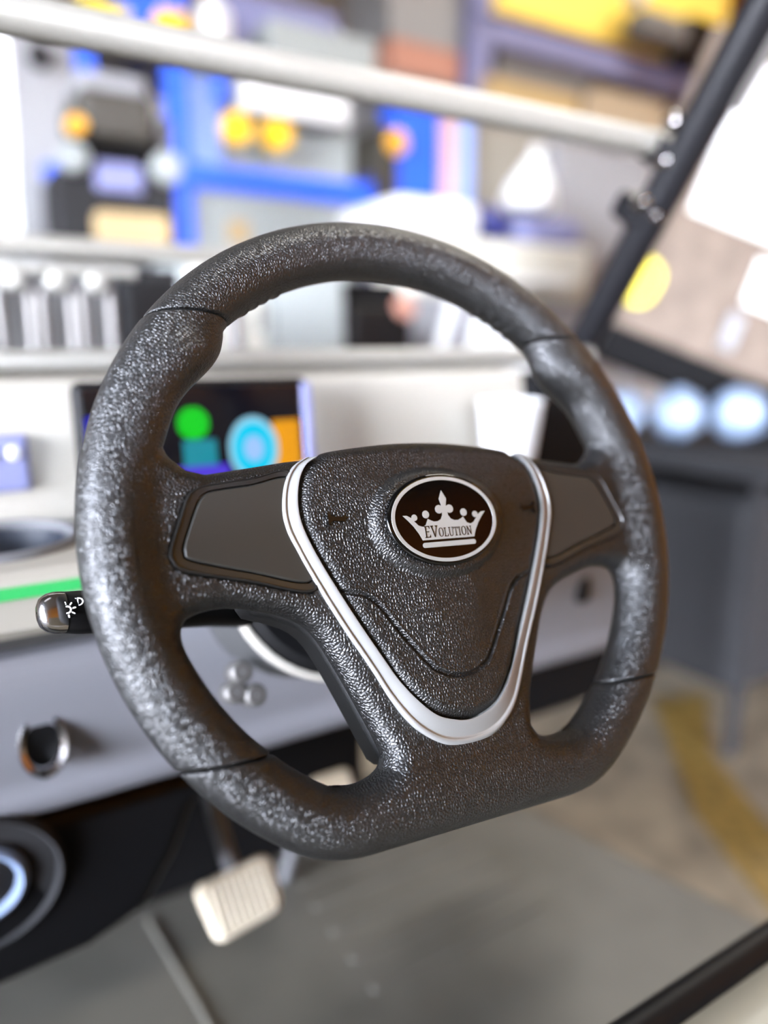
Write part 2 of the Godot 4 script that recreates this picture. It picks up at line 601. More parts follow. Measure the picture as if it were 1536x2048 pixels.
func cart() -> void:
	# ---- dashboard
	var d := thing("dashboard", "grey and cream golf cart dashboard with a cup holder and a green edge strip", "dashboard", Vector3(0, 0.33, -0.7))
	var off := Transform3D(Basis.IDENTITY, -d.position)
	var b := MB.new()
	along_x(b, loop([Vector2(-0.80, 1.022), Vector2(-0.735, 1.02), Vector2(-0.722, 1.012), Vector2(-0.712, 0.93), Vector2(-0.70, 0.918), Vector2(-0.69, 0.88), Vector2(-0.80, 0.88)]), -0.62, 0.64)
	shift(b, off)
	put("dash_riser", b, M.dash, d)
	# tray with a round hole for the cup
	var tr := MB.new()
	tr.xf = Transform3D(Basis(Vector3(1, 0, 0), Vector3(0, 0, -1), Vector3(0, 1, 0)), Vector3(0, 0.9, 0)) # x, -z -> plane, z' -> up
	var hole := oval(Vector2(0.035, 0.635), 0.052, 0.052, 40)
	var left := PackedVector2Array([Vector2(-0.62, 0.545), Vector2(0.035, 0.545)])
	for i in range(30, 9, -1):
		left.append(hole[i])
	left.append_array([Vector2(0.035, 0.71), Vector2(-0.62, 0.71)])
	var right_ := PackedVector2Array([Vector2(0.64, 0.545), Vector2(0.64, 0.71), Vector2(0.035, 0.71)])
	for i in range(10, -1, -1):
		right_.append(hole[i])
	for i in range(39, 29, -1):
		right_.append(hole[i])
	right_.append(Vector2(0.035, 0.545))
	tr.prism(left, -0.025, 0.0)
	tr.prism(right_, -0.025, 0.0)
	shift(tr, off)
	put("dash_tray", tr, M.dash, d)
	var cup := MB.new()
	cup.lathe(PackedVector2Array([Vector2(0.001, -0.085), Vector2(0.044, -0.085), Vector2(0.0515, -0.001), Vector2(0.053, 0.001), Vector2(0.0535, -0.012), Vector2(0.047, -0.09), Vector2(0.001, -0.09)]), 40)
	for i in cup.n.size():   # the inside of the cup faces its axis
		pass
	var cn := put("cup_holder", cup, M.hole, d)
	cn.position = Vector3(0.035, 0.9, -0.635) - d.position
	cn.set_meta("label", "dark blue round cup holder")
	var cr := MB.new()
	cr.lathe(PackedVector2Array([Vector2(0.0525, 0.001), Vector2(0.054, 0.004), Vector2(0.058, 0.0055), Vector2(0.062, 0.004), Vector2(0.064, 0.0), Vector2(0.063, -0.004)]), 44)
	var crn := put("cup_ring", cr, M.mid_grey, d)
	crn.position = cn.position
	b = MB.new()
	along_x(b, loop([Vector2(-0.545, 0.90), Vector2(-0.536, 0.896), Vector2(-0.533, 0.889), Vector2(-0.533, 0.862), Vector2(-0.539, 0.855), Vector2(-0.575, 0.855), Vector2(-0.575, 0.875), Vector2(-0.548, 0.876)]), -0.62, 0.64)
	shift(b, off)
	put("tray_lip", b, M.dash, d)
	b = MB.new()
	along_x(b, loop([Vector2(-0.5345, 0.8925), Vector2(-0.531, 0.8915), Vector2(-0.531, 0.8845), Vector2(-0.5345, 0.8835)]), -0.62, 0.64)
	shift(b, off)
	put("edge_strip", b, M.green, d)
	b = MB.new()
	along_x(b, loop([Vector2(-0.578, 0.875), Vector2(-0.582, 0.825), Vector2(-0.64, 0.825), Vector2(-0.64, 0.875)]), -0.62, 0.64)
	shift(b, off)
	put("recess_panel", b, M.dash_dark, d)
	b = MB.new()
	along_x(b, smooth(loop([Vector2(-0.582, 0.832), Vector2(-0.566, 0.826), Vector2(-0.565, 0.80), Vector2(-0.577, 0.75), Vector2(-0.587, 0.72), Vector2(-0.588, 0.70), Vector2(-0.598, 0.684), Vector2(-0.62, 0.678), Vector2(-0.66, 0.68), Vector2(-0.66, 0.75), Vector2(-0.65, 0.83)]), 64), -0.62, 0.72)
	shift(b, off)
	put("lower_panel", b, M.dash_low, d)
	b = span(0.642, 0.775, 0.64, 1.015, -0.80, -0.70, 0.02)
	shift(b, off)
	put("side_cowl", b, M.void, d)
	# switch on the lower panel
	var sw := MB.new()
	var tilt := Transform3D(Basis(Vector3(1, 0, 0), -0.2), Vector3(0.047, 0.757, -0.571))
	sw = ring_mb(oval(Vector2.ZERO, 0.0175, 0.026), oval(Vector2.ZERO, 0.0125, 0.0205), [Vector2(0, -0.004), Vector2(0, 0.003), Vector2(0.3, 0.005), Vector2(1, 0.003), Vector2(1, -0.004)], 1.0, tilt)
	shift(sw, off)
	var bez := put("switch_bezel", sw, M.chrome, d)
	sw = MB.new()
	sw.xf = tilt * Transform3D(Basis(Vector3(1, 0, 0), 0.25), Vector3(0, 0, -0.004))
	sw.prism(oval(Vector2.ZERO, 0.0125, 0.0205, 32), -0.008, 0.003, 0.002)
	shift(sw, off)
	put("rocker", sw, M.black, d)
	b = MB.new()
	b.box(Vector3(0.018, 0.032, 0.02), Vector3(0.606, 0.782, -0.572), 0.006)
	shift(b, off)
	put("toggle", b, M.black, d)
	b = span(0.42, 0.74, 0.60, 0.679, -0.72, -0.625, 0.01)
	shift(b, off)
	put("under_brace", b, M.void, d)

	# ---- black knee panel with a loudspeaker
	var kp := thing("knee_panel", "black moulded knee panel with a round loudspeaker under the dashboard", "panel", Vector3(-0.2, 0.535, -0.63))
	b = MB.new()
	b.xf = Transform3D(Basis.IDENTITY, Vector3(0.2, -0.535, 0.63))
	var kpoly := loop([Vector2(-0.62, 0.672), Vector2(0.22, 0.672), Vector2(0.17, 0.645), Vector2(0.15, 0.60), Vector2(0.12, 0.555), Vector2(0.07, 0.537), Vector2(0.0, 0.532), Vector2(-0.62, 0.532)])
	var k2 := MB.new()
	k2.xf = b.xf * Transform3D(Basis.IDENTITY, Vector3(0, 0, -0.6))
	k2.prism(kpoly, -0.08, 0.0, 0.018)
	put("panel_shell", k2, M.black, kp)
	var spk := Transform3D(Basis(Vector3(1, 0, 0), 0.12), Vector3(0.2 - 0.008, 0.638 - 0.535, 0.0335))
	var rr := [[0.064, 0.058, "speaker_surround", M.dark_grey], [0.037, 0.028, "speaker_ring", M.slate]]
	for r in rr:
		put(r[2], ring_mb(oval(Vector2.ZERO, r[0], r[0], 40), oval(Vector2.ZERO, r[1], r[1], 40), [Vector2(0, -0.004), Vector2(0, 0.003), Vector2(0.5, 0.006), Vector2(1, 0.003), Vector2(1, -0.004)], 1.0, spk), r[3], kp)
	b = MB.new()
	b.xf = spk * Transform3D(Basis(Vector3(1, 0, 0), PI / 2), Vector3.ZERO)
	b.lathe(PackedVector2Array([Vector2(0.057, 0.0), Vector2(0.04, -0.002), Vector2(0.028, 0.0), Vector2(0.015, 0.003), Vector2(0.001, 0.005)]), 32)
	put("speaker_cone", b, M.dark_grey, kp)

	# ---- touch screen
	var ts := thing("touchscreen", "black tablet touchscreen showing green, cyan and amber tiles on the dashboard", "screen", Vector3(0.213, 0.9, -0.665))
	var lean := Transform3D(Basis(Vector3(1, 0, 0), -0.12), Vector3.ZERO)
	b = MB.new()
	b.xf = lean
	b.box(Vector3(0.216, 0.118, 0.02), Vector3(0, 0.061, 0), 0.007)
	put("housing", b, M.black, ts)
	b = MB.new()
	b.xf = lean
	b.box(Vector3(0.012, 0.11, 0.012), Vector3(0.1045, 0.06, 0.006), 0.004)
	put("side_rail", b, M.lavender, ts)
	var sm := mat(Color(0.02, 0.02, 0.03), 0.12)
	sm.emission_enabled = true
	sm.emission_texture = screen_picture()
	sm.emission = Color.BLACK
	sm.emission_energy_multiplier = 6.5
	var q := MB.new()
	q.xf = lean
	q.sheet([PackedVector3Array([Vector3(-0.101, 0.113, 0.0105), Vector3(0.097, 0.113, 0.0105)]), PackedVector3Array([Vector3(-0.101, 0.008, 0.0105), Vector3(0.097, 0.008, 0.0105)])], false, Vector3(0, 0, 1))
	put("display", q, sm, ts)
	b = MB.new()
	b.box(Vector3(0.08, 0.012, 0.05), Vector3(0, 0.006, -0.005), 0.004)
	put("foot", b, M.black, ts)

	var cb := thing("control_box", "small pale lavender box with round buttons left of the touchscreen", "box", Vector3(0.045, 0.93, -0.72))
	put("case", B(Vector3(0.055, 0.05, 0.03), Vector3(0, 0.02, 0), 0.005), M.lavender, cb)
	for i in 2:
		b = MB.new()
		b.xf = Transform3D(Basis(Vector3(1, 0, 0), PI / 2), Vector3(-0.004 + 0.018 * i, 0.03, 0.014))
		b.lathe(PackedVector2Array([Vector2(0.006, 0), Vector2(0.006, 0.004), Vector2(0.001, 0.005)]), 16)
		put("button", b, M.white, cb)

	var pc := thing("paper_cup", "white paper cup on the dashboard right of the steering wheel hub", "cup", Vector3(0.575, 0.9, -0.665))
	b = MB.new()
	b.lathe(PackedVector2Array([Vector2(0.001, 0), Vector2(0.027, 0), Vector2(0.037, 0.083), Vector2(0.039, 0.085), Vector2(0.037, 0.088), Vector2(0.035, 0.086), Vector2(0.026, 0.004), Vector2(0.001, 0.004)]), 28)
	put("cup_body", b, M.white, pc)

	# ---- windshield
	var wsld := thing("windshield_frame", "pale tubular windshield frame rails crossing above the dashboard", "frame", Vector3(0.1, 1.02, -0.75))
	var wo := Transform3D(Basis.IDENTITY, -wsld.position)
	for r in [[1.0345, -0.75, 0.0115], [1.283, -0.66, 0.0145]]:
		b = MB.new()
		b.tube(PackedVector3Array([Vector3(-0.66, r[0], r[1]), Vector3(0.1, r[0], r[1]), Vector3(0.785, r[0], r[1])]), r[2], 16)
		shift(b, wo)
		put("rail", b, M.bar, wsld)

	# ---- strut
	var st := thing("roof_strut", "black leaning roof strut with clamps and shiny bolts right of the windshield", "strut", Vector3(0.8, 0.93, -0.86))
	var so := Transform3D(Basis.IDENTITY, -st.position)
	var dir := Vector3(0, 0.831, 0.556)
	b = MB.new()
	b.tube(PackedVector3Array([Vector3(0.8, 0.93, -0.859), Vector3(0.8, 1.255, -0.642), Vector3(0.8, 2.0, -0.144)]), 0.0235, 18)
	shift(b, so)
	put("tube", b, M.strut, st)
	for h in [[1.275, -0.655], [1.213, -0.69]]:
		b = MB.new()
		b.xf = Transform3D(Basis(Vector3(1, 0, 0), 0.59), Vector3(0.793, h[0], h[1]))
		b.box(Vector3(0.05, 0.036, 0.05), Vector3.ZERO, 0.009)
		shift(b, so)
		put("clamp", b, M.strut, st)
	for h in [[0.777, 1.262, -0.640], [0.770, 1.219, -0.662], [0.79, 1.205, -0.66], [0.772, 1.30, -0.628]]:
		b = MB.new()
		b.xf = Transform3D(Basis(Vector3(1, 0, 0), PI / 2 - 0.3), Vector3(h[0], h[1], h[2]))
		b.lathe(PackedVector2Array([Vector2(0.009, -0.01), Vector2(0.009, 0.004), Vector2(0.006, 0.007), Vector2(0.001, 0.008)]), 16)
		shift(b, so)
		put("bolt", b, M.chrome, st)
	b = MB.new()
	b.tube(PackedVector3Array([Vector3(0.812, 1.31, -0.585), Vector3(0.812, 1.6, -0.392), Vector3(0.812, 2.0, -0.124)]), 0.011, 12)
	shift(b, so)
	put("trim_rod", b, M.satin, st)

	# ---- floor pan, firewall, pedals, seat
	var fp := thing("floor_pan", "grey rubber cart floor with a raised ridge and a slanted outer edge", "cart floor", Vector3(0.1, 0.3, -0.5))
	var fo := Transform3D(Basis.IDENTITY, -fp.position)
	b = MB.new()
	b.xf = Transform3D(Basis(Vector3(1, 0, 0), Vector3(0, 0, -1), Vector3(0, 1, 0)), Vector3(0, 0.33, 0))
	b.prism(loop([Vector2(-0.66, -0.3), Vector2(0.93, -0.3), Vector2(0.9, 0.2), Vector2(0.841, 0.443), Vector2(0.706, 0.941), Vector2(0.69, 1.0), Vector2(-0.66, 1.0)]), -0.035, 0.0, 0.006)
	shift(b, fo)
	put("floor_mat", b, M.floor_mat, fp)
	b = MB.new()
	b.tube(PackedVector3Array([Vector3(0.17, 0.331, -0.86), Vector3(0.185, 0.331, -0.7), Vector3(0.20, 0.331, -0.5)]), 0.0035, 10)
	shift(b, fo)
	put("ridge", b, M.floor_mat, fp)
	for i in 5:
		b = MB.new()
		b.box(Vector3(0.26, 0.006, 0.012), Vector3(0.49, 0.331, -0.62 - 0.05 * i), 0.003)
		shift(b, fo)
		put("tread_rib", b, M.floor_mat, fp)
	var fw := put("firewall", span(-0.66, 0.50, 0.335, 0.67, -0.93, -0.88, 0.005), M.void)
	tag(fw, "black footwell wall under the dashboard", "panel")
	var bp := thing("brake_pedal", "cream ribbed brake pedal pad on a dark arm below the wheel", "pedal", Vector3(0.217, 0.51, -0.63))
	var pb := Transform3D(Basis(Vector3(0.994, 0.065, -0.09).normalized(), Vector3(-0.11, 0.83, -0.55).normalized(), Vector3(0.0, 0.552, 0.833)).orthonormalized(), Vector3.ZERO)
	b = MB.new()
	b.xf = pb
	b.prism(even(loop([Vector2(-0.036, -0.026), Vector2(-0.03, -0.031), Vector2(0.03, -0.030), Vector2(0.038, -0.022), Vector2(0.040, 0.018), Vector2(0.034, 0.026), Vector2(-0.036, 0.027), Vector2(-0.042, 0.02)]), 40), -0.016, 0.0, 0.004, true)
	put("pad", b, M.pedal, bp)
	for i in 9:
		b = MB.new()
		b.xf = pb
		b.box(Vector3(0.0032, 0.046, 0.003), Vector3(-0.029 + 0.0072 * i, -0.001, 0.0008), 0.0012)
		put("rib", b, M.pedal, bp)
	b = MB.new()
	b.tube(PackedVector3Array([Vector3(0.0, -0.005, -0.012), Vector3(-0.005, 0.06, -0.06), Vector3(-0.01, 0.16, -0.11), Vector3(-0.01, 0.28, -0.13)]), 0.009, 12)
	put("arm", b, M.mid_grey, bp)
	var ap := thing("accelerator_pedal", "beige accelerator pedal half hidden behind the wheel spoke", "pedal", Vector3(0.35, 0.555, -0.69))
	b = MB.new()
	b.xf = Transform3D(Basis(Vector3(1, 0, 0), -0.6), Vector3.ZERO)
	b.box(Vector3(0.05, 0.05, 0.014), Vector3(0, -0.01, 0), 0.007)
	put("pad", b, M.pedal, ap)
	b = MB.new()
	b.tube(PackedVector3Array([Vector3(0, -0.01, -0.005), Vector3(0.0, -0.1, -0.09), Vector3(0.0, -0.225, -0.15)]), 0.008, 12)
	put("arm", b, M.mid_grey, ap)

	var se := thing("bench_seat", "tan bench seat cushion with dark piping in front of the viewer", "seat", Vector3(0.1, 0.5, -0.05))
	var sp := PackedVector2Array([Vector2(-0.24, 0.52), Vector2(-0.256, 0.60), Vector2(-0.245, 0.617), Vector2(-0.22, 0.622), Vector2(0.15, 0.60), Vector2(0.25, 0.60), Vector2(0.25, 0.46), Vector2(-0.2, 0.48)])
	b = MB.new()
	along_x(b, sp, -0.6, 0.86, 0.01)
	shift(b, Transform3D(Basis.IDENTITY, -se.position))
	put("cushion", b, M.seat, se)
	b = MB.new()
	b.tube(PackedVector3Array([Vector3(-0.6, 0.615, -0.257), Vector3(0.2, 0.615, -0.257), Vector3(0.86, 0.615, -0.257)]), 0.012, 12)
	shift(b, Transform3D(Basis.IDENTITY, -se.position))
	put("piping", b, M.black, se)
	b = span(-0.6, 0.86, 0.33, 0.5, -0.2, 0.25, 0.01)
	shift(b, Transform3D(Basis.IDENTITY, -se.position))
	put("seat_box", b, M.black, se)
	b = MB.new()
	b.box(Vector3(1.46, 0.6, 0.1), Vector3(0.13, 0.92, 0.40), 0.04, Basis(Vector3(1, 0, 0), 0.2))
	shift(b, Transform3D(Basis.IDENTITY, -se.position))
	put("backrest", b, M.seat, se)

func shift(mb: MB, t: Transform3D) -> void:
	for i in mb.v.size():
		mb.v[i] = t * mb.v[i]

func screen_picture() -> ImageTexture:
	var w := 256
	var h := 136
	var im := Image.create(w, h, false, Image.FORMAT_RGB8)
	im.fill(Color(0.02, 0.02, 0.05))
	im.fill_rect(Rect2i(0, 30, 40, 60), Color(0.03, 0.03, 0.75))
	im.fill_rect(Rect2i(104, 62, 40, 42), Color(0.10, 0.55, 0.62))
	im.fill_rect(Rect2i(96, 92, 62, 40), Color(0.32, 0.24, 0.85))
	im.fill_rect(Rect2i(110, 108, 26, 20), Color(0.30, 0.52, 0.85))
	im.fill_rect(Rect2i(0, 100, 90, 36), Color(0.05, 0.05, 0.4))
	im.fill_rect(Rect2i(216, 44, 36, 92), Color(0.93, 0.62, 0.03))
	im.fill_rect(Rect2i(166, 112, 48, 24), Color(0.1, 0.5, 0.62))
	for y in h:
		for x in w:
			var p := Vector2(x, y)
			var a := p.distance_to(Vector2(118, 42))
			if a < 19.0:
				im.set_pixel(x, y, Color(0.02, 0.82, 0.12))
			var c := (p - Vector2(190, 76)) / Vector2(1.0, 1.22)
			var r := c.length()
			if r < 32.0:
				im.set_pixel(x, y, Color(0.60, 0.85, 0.95) if r > 26.0 else (Color(0.02, 0.80, 0.95) if r > 13.0 else Color(0.62, 0.78, 0.98)))
	return ImageTexture.create_from_image(im)


#@@COLUMN
func wheel_frame() -> Transform3D:
	return Transform3D(Basis(Vector3(0.9971194, -0.0531206, 0.0541396), Vector3(0.0706835, 0.9096739, -0.4092642), Vector3(-0.0275090, 0.4119121, 0.9108083)).orthonormalized(), Vector3(0.2315818, 0.9530444, -0.3396380))

func steering_column() -> void:
	# its own axes are those of the wheel without the turn of the wheel; z runs up the shaft
	var t := thing("steering_column", "grey plastic steering column shroud with a pale collar behind the wheel hub", "steering column", wheel_frame().origin)
	t.basis = wheel_frame().basis
	var turn := Basis(Vector3(1, 0, 0), PI / 2)   # y of a lathe -> z of the shaft
	var b := MB.new()
	b.k = 0.001
	b.xf = Transform3D(turn, Vector3.ZERO)
	b.lathe(PackedVector2Array([Vector2(1, -118), Vector2(62, -118), Vector2(60, -60), Vector2(52, -50), Vector2(50, -30), Vector2(1, -30)]), 40)
	put("hub_neck", b, M.fine_plastic, t)
	b = MB.new()
	b.k = 0.001
	b.xf = Transform3D(turn, Vector3(-0.004, -0.006, 0))
	b.lathe(PackedVector2Array([Vector2(75, -129), Vector2(78, -126), Vector2(78, -119), Vector2(76, -117), Vector2(73.5, -117), Vector2(73, -122)]), 48)
	put("collar", b, M.collar, t)
	b = MB.new()
	b.k = 0.001
	b.xf = Transform3D(turn, Vector3(-0.004, -0.006, 0))
	b.lathe(PackedVector2Array([Vector2(73.4, -128), Vector2(73.4, -119), Vector2(66, -114), Vector2(1, -112)]), 48)
	put("switch_housing", b, M.black, t)
	b = MB.new()
	b.k = 0.001
	b.xf = Transform3D(turn, Vector3(-0.004, -0.006, 0))
	b.lathe(PackedVector2Array([Vector2(1, -300), Vector2(58, -300), Vector2(60, -250), Vector2(72, -200), Vector2(74, -128), Vector2(75, -127), Vector2(1, -127)]), 48)
	put("shroud", b, M.shroud, t)
	# bracket and bolts under the shroud
	b = MB.new()
	b.k = 0.001
	b.box(Vector3(27, 66, 50), Vector3(-52, -100, -190), 6)
	put("bracket", b, M.dark_grey, t)
	for p in [Vector3(-66, -67, -162), Vector3(-71, -80, -164), Vector3(-58, -84, -162)]:
		b = MB.new()
		b.k = 0.001
		b.xf = Transform3D(turn, p * 0.001)
		b.lathe(PackedVector2Array([Vector2(8, -12), Vector2(8, 3), Vector2(6, 6), Vector2(1, 6)]), 18)
		put("bolt", b, M.satin, t)
	# ---- light stalk
	var s := thing("light_stalk", "black light stalk with a silver tip and white lamp symbols left of the wheel rim", "stalk", wheel_frame() * Vector3(-0.07, -0.03, -0.12))
	s.basis = wheel_frame().basis
	var o := Vector3(70, 30, 120)
	b = MB.new()
	b.k = 0.001
	var rows := []
	for q in [[-184.5, -23.6, -61.0, 9.8, 6.2], [-183, -23.7, -61.2, 10.6, 7.0], [-176, -24.2, -63, 11.2, 7.6], [-160, -25, -67, 11.4, 7.8], [-130, -27, -80, 9.6, 7.4], [-100, -29, -100, 8.4, 7.2], [-62, -32, -128, 8.0, 7.0]]:
		rows.append(stalk_ring(q, o))
	b.sheet(rows, true)
	put("lever", b, M.black, s)
	b = MB.new()
	b.k = 0.001
	rows = []
	for q in [[-196.0, -22.8, -58.6, 0.6, 0.4], [-195.6, -22.8, -58.7, 4.2, 2.6], [-194.2, -22.9, -59, 7.4, 4.6], [-191.5, -23.1, -59.5, 9.6, 6.2], [-188, -23.3, -60.2, 10.6, 7.0], [-184, -23.6, -61, 10.7, 7.1]]:
		rows.append(stalk_ring(q, o))
	b.sheet(rows, true)
	put("tip_cap", b, M.chrome, s)
	# sun-like side-light symbol: a ring and eight rays
	var face := Transform3D(Basis(Vector3(0, 1, 0), -0.24), Vector3(-180.4 + 70, -23.2 + 30, -61.8 + 120) * 0.001)
	var sym := ring_mb(oval(Vector2.ZERO, 2.1, 2.1, 24), oval(Vector2.ZERO, 1.35, 1.35, 24), [Vector2(0, 6.0), Vector2(0, 8.0), Vector2(1, 8.0), Vector2(1, 6.0)], 0.001, face)
	for i in 8:
		var a := TAU * i / 8 + 0.2
		sym.prism(stadium(Vector2.from_angle(a) * 2.8, Vector2.from_angle(a) * 3.9, 0.36, 4), 6.0, 8.0)
	put("light_symbol", sym, M.white_print, s)
	var hs := MB.new()
	hs.k = 0.001
	hs.xf = Transform3D(face.basis, Vector3(-174.9 + 70, -19.5 + 30, -63.2 + 120) * 0.001)
	for i in 5:
		hs.prism(stadium(Vector2(-3.4, 1.8 - 0.9 * i), Vector2(-0.9, 1.8 - 0.9 * i), 0.26, 4), 6.2, 8.0)
	var dshape := ring_mb(loop([Vector2(-0.4, 2.2), Vector2(0.8, 2.1), Vector2(2.0, 1.5), Vector2(2.6, 0.4), Vector2(2.6, -0.4), Vector2(2.0, -1.5), Vector2(0.8, -2.1), Vector2(-0.4, -2.2)]), loop([Vector2(0.2, 1.5), Vector2(0.8, 1.45), Vector2(1.5, 1.0), Vector2(1.9, 0.3), Vector2(1.9, -0.3), Vector2(1.5, -1.0), Vector2(0.8, -1.45), Vector2(0.2, -1.5)]), [Vector2(0, 6.2), Vector2(0, 8.0), Vector2(1, 8.0), Vector2(1, 6.2)], 0.001, hs.xf)
	var base := hs.v.size()
	hs.v.append_array(dshape.v)
	hs.n.append_array(dshape.n)
	hs.uv.append_array(dshape.uv)
	for i in dshape.idx:
		hs.idx.append(i + base)
	put("beam_symbol", hs, M.white_print, s)

func stalk_ring(q: Array, o: Vector3) -> PackedVector3Array:
	var ring := PackedVector3Array()
	var ax := Vector3(0.94, -0.04, -0.33).normalized()
	var up := Vector3.UP
	var side := up.cross(ax).normalized()
	for j in 28:
		var a := TAU * j / 28
		var c := cos(a)
		var s := sin(a)
		ring.append(Vector3(q[0], q[1], q[2]) + o + up * signf(c) * pow(absf(c), 0.75) * q[3] + side * signf(s) * pow(absf(s), 0.75) * q[4])
	return ring


#@@WHEEL
const RC := 165.0
const RT := 16.4

func smax(a: float, b: float, k: float) -> float:
	var h := maxf(k - absf(a - b), 0.0) / k
	return maxf(a, b) + h * h * k * 0.25

func rim_g(u: float, v: float) -> float:   # signed distance to the rim's centre line: a ring with a flat bottom
	return smax(sqrt(u * u + v * v) - RC, -v - 146.2, 7.0)

func rim_rho(th: float) -> float:
	var lo := 120.0
	var hi := 180.0
	for i in 22:
		var m := (lo + hi) / 2.0
		if rim_g(cos(th) * m, sin(th) * m) > 0.0:
			hi = m
		else:
			lo = m
	return (lo + hi) / 2.0

func bump(x: float, c: float, w: float) -> float:
	return exp(-((x - c) / w) ** 2)

func rim_r(th: float, phi: float) -> float:   # radius of the rim's section; phi 0 looks out, 90 at the driver, 180 in
	var t := rad_to_deg(atan2(sin(th), absf(cos(th))))
	var inn := maxf(0.0, -cos(phi))
	var r := RT
	# thumb grip: a bulge towards the inside and the front, with a hollow above the spoke
	var g := smoothstep(43.0, 38.0, t) * smoothstep(-42.0, -36.0, t)
	var front := maxf(0.0, cos(phi - deg_to_rad(120.0)))
	r += g * (7.5 * bump(t, 33.0, 5.5) * pow(inn, 1.2) + 2.2 * bump(t, 31.0, 7.0) * pow(front, 3.0) + 3.0 * bump(t, 20.0, 8.0) * inn)
	# finger ridges at the back of the upper rim
	if t > 48.0 and t < 66.0 and sin(phi) < 0.2:
		r += 0.9 * maxf(0.0, sin((t - 48.0) / 18.0 * PI * 8.0)) * pow(maxf(0.0, cos(phi - deg_to_rad(205.0))), 4.0)
	return r

func rim_part(a0: float, a1: float) -> MB:   # degrees, closed softly at both ends so that a seam shows
	var mb := MB.new()
	mb.k = 0.001
	var list := []
	for e in [[0.0, 3.2], [0.12, 1.5], [0.18, 0.7], [0.30, 0.28], [0.5, 0.06]]:
		list.append([a0 + e[0] * 1.5, e[1]])
	var t := a0 + 0.75
	while t < a1 - 0.8:
		list.append([t, 0.0])
		t += 0.6
	for e in [[0.5, 0.06], [0.30, 0.28], [0.18, 0.7], [0.12, 1.3], [0.0, 3.2]]:
		list.append([a1 - e[0] * 1.5, e[1]])
	var rows := []
	for l in list:
		var th := deg_to_rad(l[0])
		var rho := rim_rho(th)
		var c := Vector2(cos(th), sin(th)) * rho
		var gx := Vector2(rim_g(c.x + 0.1, c.y) - rim_g(c.x - 0.1, c.y), rim_g(c.x, c.y + 0.1) - rim_g(c.x, c.y - 0.1)).normalized()
		var ring := PackedVector3Array()
		for j in 56:
			var ph := TAU * j / 56
			var r: float = rim_r(th, ph) - l[1]
			var p := Vector2(c.x + gx.x * cos(ph) * r, c.y + gx.y * cos(ph) * r)
			# near a seam the section leans over into a level cut
			for e in [[a0, l[0] - a0], [a1, a1 - l[0]]]:
				var v0: float = sin(deg_to_rad(e[0])) * rim_rho(deg_to_rad(e[0]))
				var want := asin(clampf(v0 / (rim_rho(deg_to_rad(e[0])) + r * cos(ph)), -1.0, 1.0))
				var here := asin(clampf(sin(deg_to_rad(e[0])), -1.0, 1.0))
				var sgn := 1.0 if cos(deg_to_rad(e[0])) > 0.0 else -1.0
				p = p.rotated((want - here) * sgn * smoothstep(24.0, 0.0, e[1]))
			ring.append(Vector3(p.x, p.y, sin(ph) * r))
		rows.append(ring)
	mb.sheet(rows, true)
	return mb

var g_up := PackedFloat32Array()   # signed distances on a 1 mm grid: the upper window, the lower windows, the trim's outline
var g_low := PackedFloat32Array()
var g_hub := PackedFloat32Array()
var g_pan := PackedFloat32Array()
const GX := 176
const GY0 := -172
const GH := 250

func poly_grid(poly: PackedVector2Array) -> PackedFloat32Array:
	var o := PackedFloat32Array()
	o.resize((GX + 1) * (GH + 1))
	var N := poly.size()
	for j in GH + 1:
		for i in GX + 1:
			var p := Vector2(i, GY0 + j)
			var best := 1e9
			var inside := false
			var a := poly[N - 1]
			for b in poly:
				var ab := b - a
				var ap := p - a
				var t := clampf(ap.dot(ab) / maxf(ab.length_squared(), 1e-9), 0.0, 1.0)
				best = minf(best, (ap - ab * t).length_squared())
				if (a.y > p.y) != (b.y > p.y) and p.x < (b.x - a.x) * (p.y - a.y) / (b.y - a.y) + a.x:
					inside = not inside
				a = b
			o[j * (GX + 1) + i] = sqrt(best) * (-1.0 if inside else 1.0)
	return o

func look(g: PackedFloat32Array, u: float, v: float) -> float:
	var x := minf(absf(u), GX - 0.001)
	var y := clampf(v - GY0, 0.0, GH - 0.001)
	var i := int(x)
	var j := int(y)
	var fx := x - i
	var fy := y - j
	var at := j * (GX + 1) + i
	return lerpf(lerpf(g[at], g[at + 1], fx), lerpf(g[at + GX + 1], g[at + GX + 2], fx), fy)

func plate_field(u: float, v: float, z: float) -> Vector2:   # (blend of plate and rim, rim alone)
	var g := rim_g(u, v)
	var drim := sqrt(g * g + z * z) - (RT + 0.25)
	var d2 := smax(smax(g + 4.0, -look(g_up, u, v), 6.0), -look(g_low, u, v), 6.0)
	var zf := 9.0
	# the side spokes sink under their panels
	zf -= 5.0 * smoothstep(0.5, -1.5, look(g_pan, u, v))
	zf += 4.0 * smoothstep(-96.0, -126.0, v)
	var zb := -13.0
	var dz := absf(z - (zf + zb) / 2.0) - (zf - zb) / 2.0
	var dp := smax(smax(d2, dz, 3.0), (d2 + dz) * 0.7071 + 4.7, 3.0)   # a flat face with a broad, softly broken edge
	var k := 8.0 + 6.0 * smoothstep(-100.0, -125.0, v)
	var h := maxf(k - absf(dp - drim), 0.0) / k
	return Vector2(minf(dp, drim) - h * h * k * 0.25, drim)

